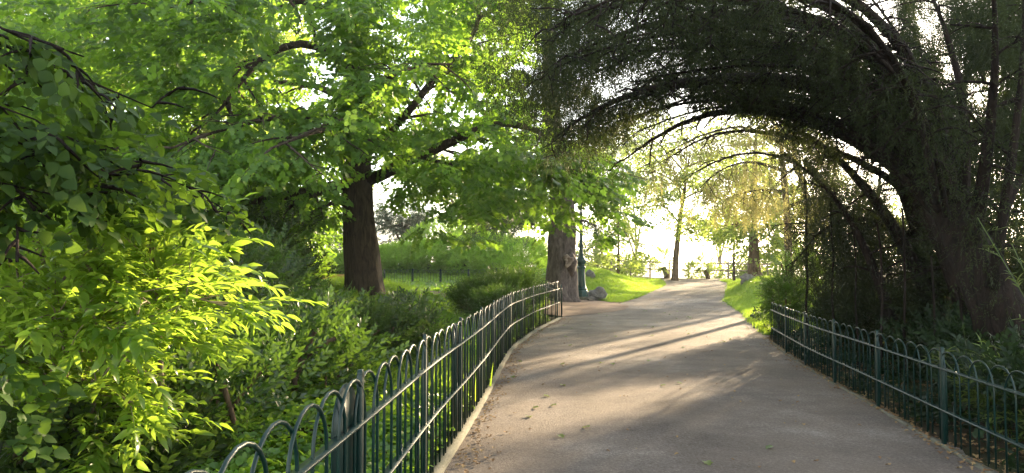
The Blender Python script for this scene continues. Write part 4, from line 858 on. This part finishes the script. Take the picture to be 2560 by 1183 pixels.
# golden-brown tree behind the arch
def golden():
    b = base_at(1971, 24.5); t = empty('golden_tree', b, 'tree with hanging golden-brown foliage lit from behind, inside the arch on the right', 'tree')
    trunk_mesh([b + [0, 0, -.2], P(1971, 640, 24.5), P(1970, 560, 24.5), P(1960, 450, 24.5), P(1950, 330, 24.5)], [.15, .13, .12, .10, .06], .3, 14).build('trunk', M['bark_brown'], t, smooth=True, offset=b)
    m = MB(); tw = []
    for l in [[(1965, 430, 24.5), (1880, 400, 23), (1800, 420, 22), (1750, 470, 21.5)], [(1965, 480, 24.5), (1900, 470, 23.5), (1830, 490, 23)], [(1955, 360, 24.5), (1860, 310, 23), (1740, 340, 22), (1640, 400, 21.5)], [(1965, 520, 24.5), (2030, 480, 24), (2090, 500, 24)], [(1960, 400, 24.5), (2050, 350, 24), (2120, 360, 24)]]:
        c = path3(l); m.tube(c, np.linspace(.07, .01, len(c)), 6, False); tw += grow(m, c, .02, 12, .9, 3, .5, .8); tw.append(c)
    m.build('limb', M['bark_yew'], t, smooth=True, offset=b)
    pos, _ = along(tw, .10, .08, .05); p2 = fill([(1740, 340), (1960, 300), (2030, 380), (2020, 560), (1930, 560), (1860, 540), (1780, 510), (1740, 460)], 21.5, 25, 130); pos = np.vstack([pos, p2]); strands(pos, M['yew_gold'], t, b, .25, (1.3, 2.1)); print('gold', len(pos))
golden()
# 
crown_tree('broadleaf_tree', 'bright lime tree seen between the yew limbs at the top of the arch', 'tree', base_at(2030, 33), [G(2020, 33, 500), G(1990, 33, 400), G(1960, 33, 300)], .2,
    [(G(1940, 33, 250), (1.5, 1.5, 1.3)), (G(1880, 33, 240), (1.0, 1, .9)), (G(1990, 33, 320), (1.5, 1, 1.3)), (G(1560, 33, 240), (.1, .1, .1))][:3], 26, M['plane_leaf'], M['bark_brown'], scale=(.7, 1.0), pad=(7, .5, .2))

# ------------------------------------------------------------------ undergrowth behind the right fence
rb = 'dark shrubs behind the right fence'
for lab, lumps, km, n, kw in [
    ('dark shrub close behind the near part of the right fence', [lp(2660, 960, 6.6, (.7, .8, .34)), lp(2760, 1000, 6.0, (.6, .7, .3))], 'painted_shade', 380, {}),
    ('shadowy shrub behind the middle posts of the right fence', [lp(2430, 880, 9.6, (.8, .9, .42)), lp(2500, 900, 8.4, (.7, .8, .36))], 'painted_shade', 420, {}),
    ('low dark shrub behind the far posts of the right fence', [lp(2240, 830, 12.5, (.9, 1, .45)), lp(2120, 800, 14.5, (.6, .8, .4))], 'painted_shade', 420, {}),
    ('feathery green shrub at the very end of the right fence, lit on its left side', [lp(1990, 730, 17.5, (.65, .9, .75)), lp(2060, 740, 17, (.8, 1, .8)), lp(1960, 750, 16.8, (.3, .5, .4))], 'shrub_a', 520, dict(kind='needle', upd=.2)),
    ('tall dark thicket filling the right edge behind the thick yew trunk', [lp(2560, 760, 10.5, (1.5, 1.2, 1.9)), lp(2330, 780, 12.5, (1.7, 1.0, 1.5)), lp(2600, 500, 11, (1.5, 1.2, 1.9))], 'yew', 1500, dict(kind='needle', scale=(.9, 1.5)))]:
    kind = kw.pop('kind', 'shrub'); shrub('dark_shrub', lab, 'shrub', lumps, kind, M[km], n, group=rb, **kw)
def bamboo(label, px, d, n, h, spread, seed, py=None):
    b = base_at(px, d); t = empty('bamboo', b, label, 'bamboo', 'bamboo clumps'); m = MB(); PS, DS = [], []
    for i in range(n):
        s = b + [rng.normal(0, spread * .4), rng.normal(0, spread * .4), -.05]; e = s + [rng.normal(0, spread), rng.normal(0, spread), h * rng.uniform(.6, 1.1)]; c = dense_line([s, (s + e) / 2 + [0, 0, .1], e], .15, 1); m.tube(c, .0045, 5, False)
        for j in range(9):
            a = rng.uniform(.3, 1); q, _ = interp_line(c, [a]); PS.append(q[0]); DS.append([rng.normal(0, 1), rng.normal(0, 1), .4])
    m.build('cane', M['bamboo'], t, offset=b); leaves('foliage', 'bamboo', np.array(PS), np.array(DS), ups_(len(PS)), rng.uniform(.7, 1.1, len(PS)), M['bamboo'], t, b)
bamboo('young pale bamboo with narrow leaves poking above the near right fence', 2490, 6.7, 14, .75, .2, 1)
bamboo('taller bamboo sprays crossing the right edge of the view', 2680, 7.0, 10, 2.0, .3, 2)
bamboo('small bamboo tuft pushing through the bars low at the right', 2640, 5.9, 7, .4, .12, 3)
for i, (px, d, top, r) in enumerate([(2014, 13.2, 430, .026), (2078, 11.9, 470, .022), (2196, 10.4, 560, .024), (2258, 10.0, 520, .021), (2135, 11.2, 520, .016), (2330, 9.2, 640, .018), (2400, 8.6, 640, .018)]):
    b = base_at(px, d); c = dense_line([b + [0, 0, -.1], P(px + 4, (700 + top) / 2, d), P(px - 3, top, d)], .3, 1); c[1:-1] += rng.normal(0, .018, (len(c) - 2, 3)) * [1, 1, 0]
    o = MB().tube(c, np.linspace(r, r * .6, len(c)), 7).build('bare_stem', M['bark_yew'], None, smooth=True, offset=b); o.location = b
    tag(o, ['thin upright stem nearest the opening of the arch, behind the fence end', 'second thin upright stem from the arch opening', 'pale thin stem in the middle of the dark thicket', 'thin stem just right of the pale one in the thicket', 'very thin stem between the second stem and the pale one', 'crooked thin stem left of the thick yew trunk', 'thin stem closest to the thick yew trunk'][i], 'stem', 'bare stems in the thicket')

# ------------------------------------------------------------------ lamp post
def lamp():
    b = base_at(1453, 28); b[2] -= .02; t = empty('street_lamp', b, 'green cast-iron lamp post with a wide fluted base beside the scarred tree', 'street lamp')
    MB().box((0, 0, .05), (.62, .62, .14), taper=.93).build('plinth', M['kerb'], t, bevel=.01)
    k = .9; m = MB()
    m.lathe([(.27, .10), (.275, .28), (.25, .34), (.22, .38), (.235, .42), (.20, .46), (.17, .62), (.155, .95), (.15, 1.18), (.175, 1.22), (.185, 1.27), (.16, 1.31)], 8)
    m.build('base', M['paint_lamp'], t, bevel=.006)
    m = MB(); m.lathe([(.15, 1.30), (.13, 1.36), (.165, 1.42), (.20, 1.50), (.19, 1.56), (.12, 1.66), (.085, 1.74), (.10, 1.78), (.075, 1.83), (.068, 2.05), (.09, 2.10), (.09, 2.15), (.066, 2.2), (.055, 3.3), (.075, 3.34), (.075, 3.4), (.05, 3.45), (.045, 4.05), (.07, 4.1), (.10, 4.16), (.05, 4.22)], 18)
    m.build('post', M['paint_lamp'], t, smooth=True)
    l = MB(); l.lathe([(.12, 4.22), (.13, 4.26), (.13, 4.28)], 4); l.lathe([(.30, 4.74), (.31, 4.78), (.24, 4.86), (.10, 4.94), (.09, 5.02), (.04, 5.08), (.01, 5.16)], 4)
    for a in range(4):
        th = a * pi / 2; l.tube([(.13 * cos(th), .13 * sin(th), 4.26), (.30 * cos(th), .30 * sin(th), 4.75)], .012, 5)
    lo = l.build('lantern', M['paint_lamp'], t); g = MB(); g.lathe([(.12, 4.27), (.285, 4.735)], 4); g.build('glass', M['glass'], lo)
    m = MB(); m.box((.02, -.235, .75), (.16, .03, .42)); m.build('access_door', M['paint_lamp'], t, bevel=.004)
lamp()

# ------------------------------------------------------------------ bench
b = base_at(826, 33); b[0] += .1; t = empty('park_bench', b, 'wooden slatted bench in front of the distant hedge, left of the chestnut trunk', 'bench')
m = MB()
for k in range(4): m.box((0, -.05 + .11 * k, .44), (1.7, .09, .03))
m.build('seat', M['wood'], t, bevel=.004)
m = MB()
for k in range(3): m.box((0, .34 + .03 * k, .58 + .13 * k), (1.7, .03, .11), rx=-.2)
m.build('backrest', M['wood'], t, bevel=.004)
for s in (-.7, .7):
    m = MB(); m.tube([(s, -.05, -.02), (s, -.02, .42), (s, .34, .42), (s, .44, .95)], .022, 6); m.tube([(s, .4, -.02), (s, .33, .44)], .022, 6); m.build('leg', M['paint'], t)
t.rotation_euler = (0, 0, .15)
# grey bin beside the bench
# ------------------------------------------------------------------ rocks
def rock(label, px, d, R, seed, sink=.15):
    b = base_at(px, d); n, k = 18, 12; th = np.arange(n) * 2 * pi / n; V = []
    for j in range(k + 1):
        f = j / k * pi; r = np.sin(f) * np.ones(n); q = np.stack([r * np.cos(th), r * np.sin(th), np.full(n, cos(f))], 1)
        s = 1 + .22 * np.sin(q[:, 0] * 3.1 + seed) * np.sin(q[:, 1] * 3.7 + 2 * seed) + .14 * np.sin(q[:, 2] * 6 + q[:, 0] * 5 + seed) + .06 * np.sin(q[:, 0] * 13 + seed) + .05 * np.sin(q[:, 1] * 17 + q[:, 2] * 11)
        V.append(q * s[:, None] * R)
    V = np.vstack(V); i = np.arange(k)[:, None] * n; j = np.arange(n)[None]; j2 = (j + 1) % n
    o = mesh_np('rock', V, [np.stack([i + j, i + n + j, i + n + j2, i + j2], -1).reshape(-1, 4)], M['rock']); o.location = (b[0], b[1], b[2] + R[2] * (1 - sink) - R[2] * .45); tag(o, label, 'rock')
rock('grey boulder lying at the edge of the left lawn beside the lamp post', 1492, 28.2, (.42, .35, .30), 1.0)
rock('small rounded stone between the lamp post and the grey boulder', 1474, 27.6, (.16, .14, .12), 2.2)
rock('dark squared stone on top of the left lawn mound', 1476, 33.5, (.20, .2, .26), 4.0)
rock('mossy stone at the foot of the tree on the right lawn mound', 1868, 33.2, (.34, .3, .26), 3.1)

# ------------------------------------------------------------------ fallen leaves
xs_, ys_ = [], []
y = rng.uniform(1.5, 16, 900); xs_.append(xr(y) + .05 - np.abs(rng.normal(0, .10, 900)) * (.6 + .7 * (np.sin(y * 2.3) > 0))); ys_.append(y)
y = rng.uniform(1.5, 21, 800); xs_.append(xl(y) + .09 + np.abs(rng.normal(0, .13, 800)) * (.5 + .6 * ss(-.5, 1, np.sin(y * 1.3)))); ys_.append(y)
y = rng.uniform(2.5, 40, 420); xs_.append(xl(y) + (xr(y) - xl(y)) * rng.random(420)); ys_.append(y)
x, y = np.concatenate(xs_), np.concatenate(ys_); n = len(x)
v, tq, qq, _ = join_t([lobed_t(.035, cup=.5)]); a = rng.uniform(0, 6.28, n); sc = rng.uniform(.45, 1.3, n); ca, sa = np.cos(a) * sc, np.sin(a) * sc
W = np.stack([v[None, :, 0] * ca[:, None] - v[None, :, 1] * sa[:, None] + x[:, None], v[None, :, 0] * sa[:, None] + v[None, :, 1] * ca[:, None] + y[:, None], v[None, :, 2] * sc[:, None] + (zp(y) + .016 + .006 * rng.random(n))[:, None]], -1)
o = mesh_np('fallen_leaves', W.reshape(-1, 3), [(tq[None] + np.arange(n)[:, None, None] * len(v)).reshape(-1, 3)], M['litter'], rnd=np.repeat(rng.random(n), len(v))); tag(o, kind='stuff')
nb = 55; y = rng.uniform(2.6, 24, nb); x = xl(y) + .15 + (xr(y) - xl(y) - .3) * rng.random(nb) ** 1.3; lt = [lobed_t(.085, (px_, py_, float(zp(py_)) + .018), rng.uniform(0, 6.28), 0, 0, .3) for px_, py_ in zip(x, y)]
Vj, Tj, Qj, Ij = join_t(lt); o = mesh_np('fallen_leaves', Vj, [Tj], M['bamboo'], rnd=rng.random(nb)[Ij]); tag(o, kind='stuff')
x, y = scatter(2.5, 8, 2, 17, 9000, lambda x, y: (x > xr(y) + .05) & (x < xr(y) + 3)); n = len(x); a = rng.uniform(0, 6.28, n); sc = rng.uniform(.7, 1.8, n); ca, sa = np.cos(a) * sc, np.sin(a) * sc
W = np.stack([v[None, :, 0] * ca[:, None] - v[None, :, 1] * sa[:, None] + x[:, None], v[None, :, 0] * sa[:, None] + v[None, :, 1] * ca[:, None] + y[:, None], v[None, :, 2] * sc[:, None] + (H(x, y) - .015 + .02 * rng.random(n))[:, None]], -1)
o = mesh_np('leaf_litter', W.reshape(-1, 3), [(tq[None] + np.arange(n)[:, None, None] * len(v)).reshape(-1, 3)], M['litter'], rnd=np.repeat(rng.random(n), len(v))); tag(o, kind='stuff')

# ------------------------------------------------------------------ morning haze
def haze():
    m = bpy.data.materials.new('haze_air'); m.use_nodes = True; t = m.node_tree; t.nodes.remove(t.nodes['Principled BSDF'])
    v = t.nodes.new('ShaderNodeVolumePrincipled'); v.inputs['Color'].default_value = (.95, .97, .94, 1); v.inputs['Density'].default_value = .0005; v.inputs['Anisotropy'].default_value = .4
    t.links.new(v.outputs[0], t.nodes['Material Output'].inputs['Volume'])
    b = MB().box((0, 1250, -12), (6400, 2760, 80)); o = b.build('haze', m); tag(o, kind='stuff')
haze()
cy.volume_bounces = 0; cy.volume_max_steps = 64
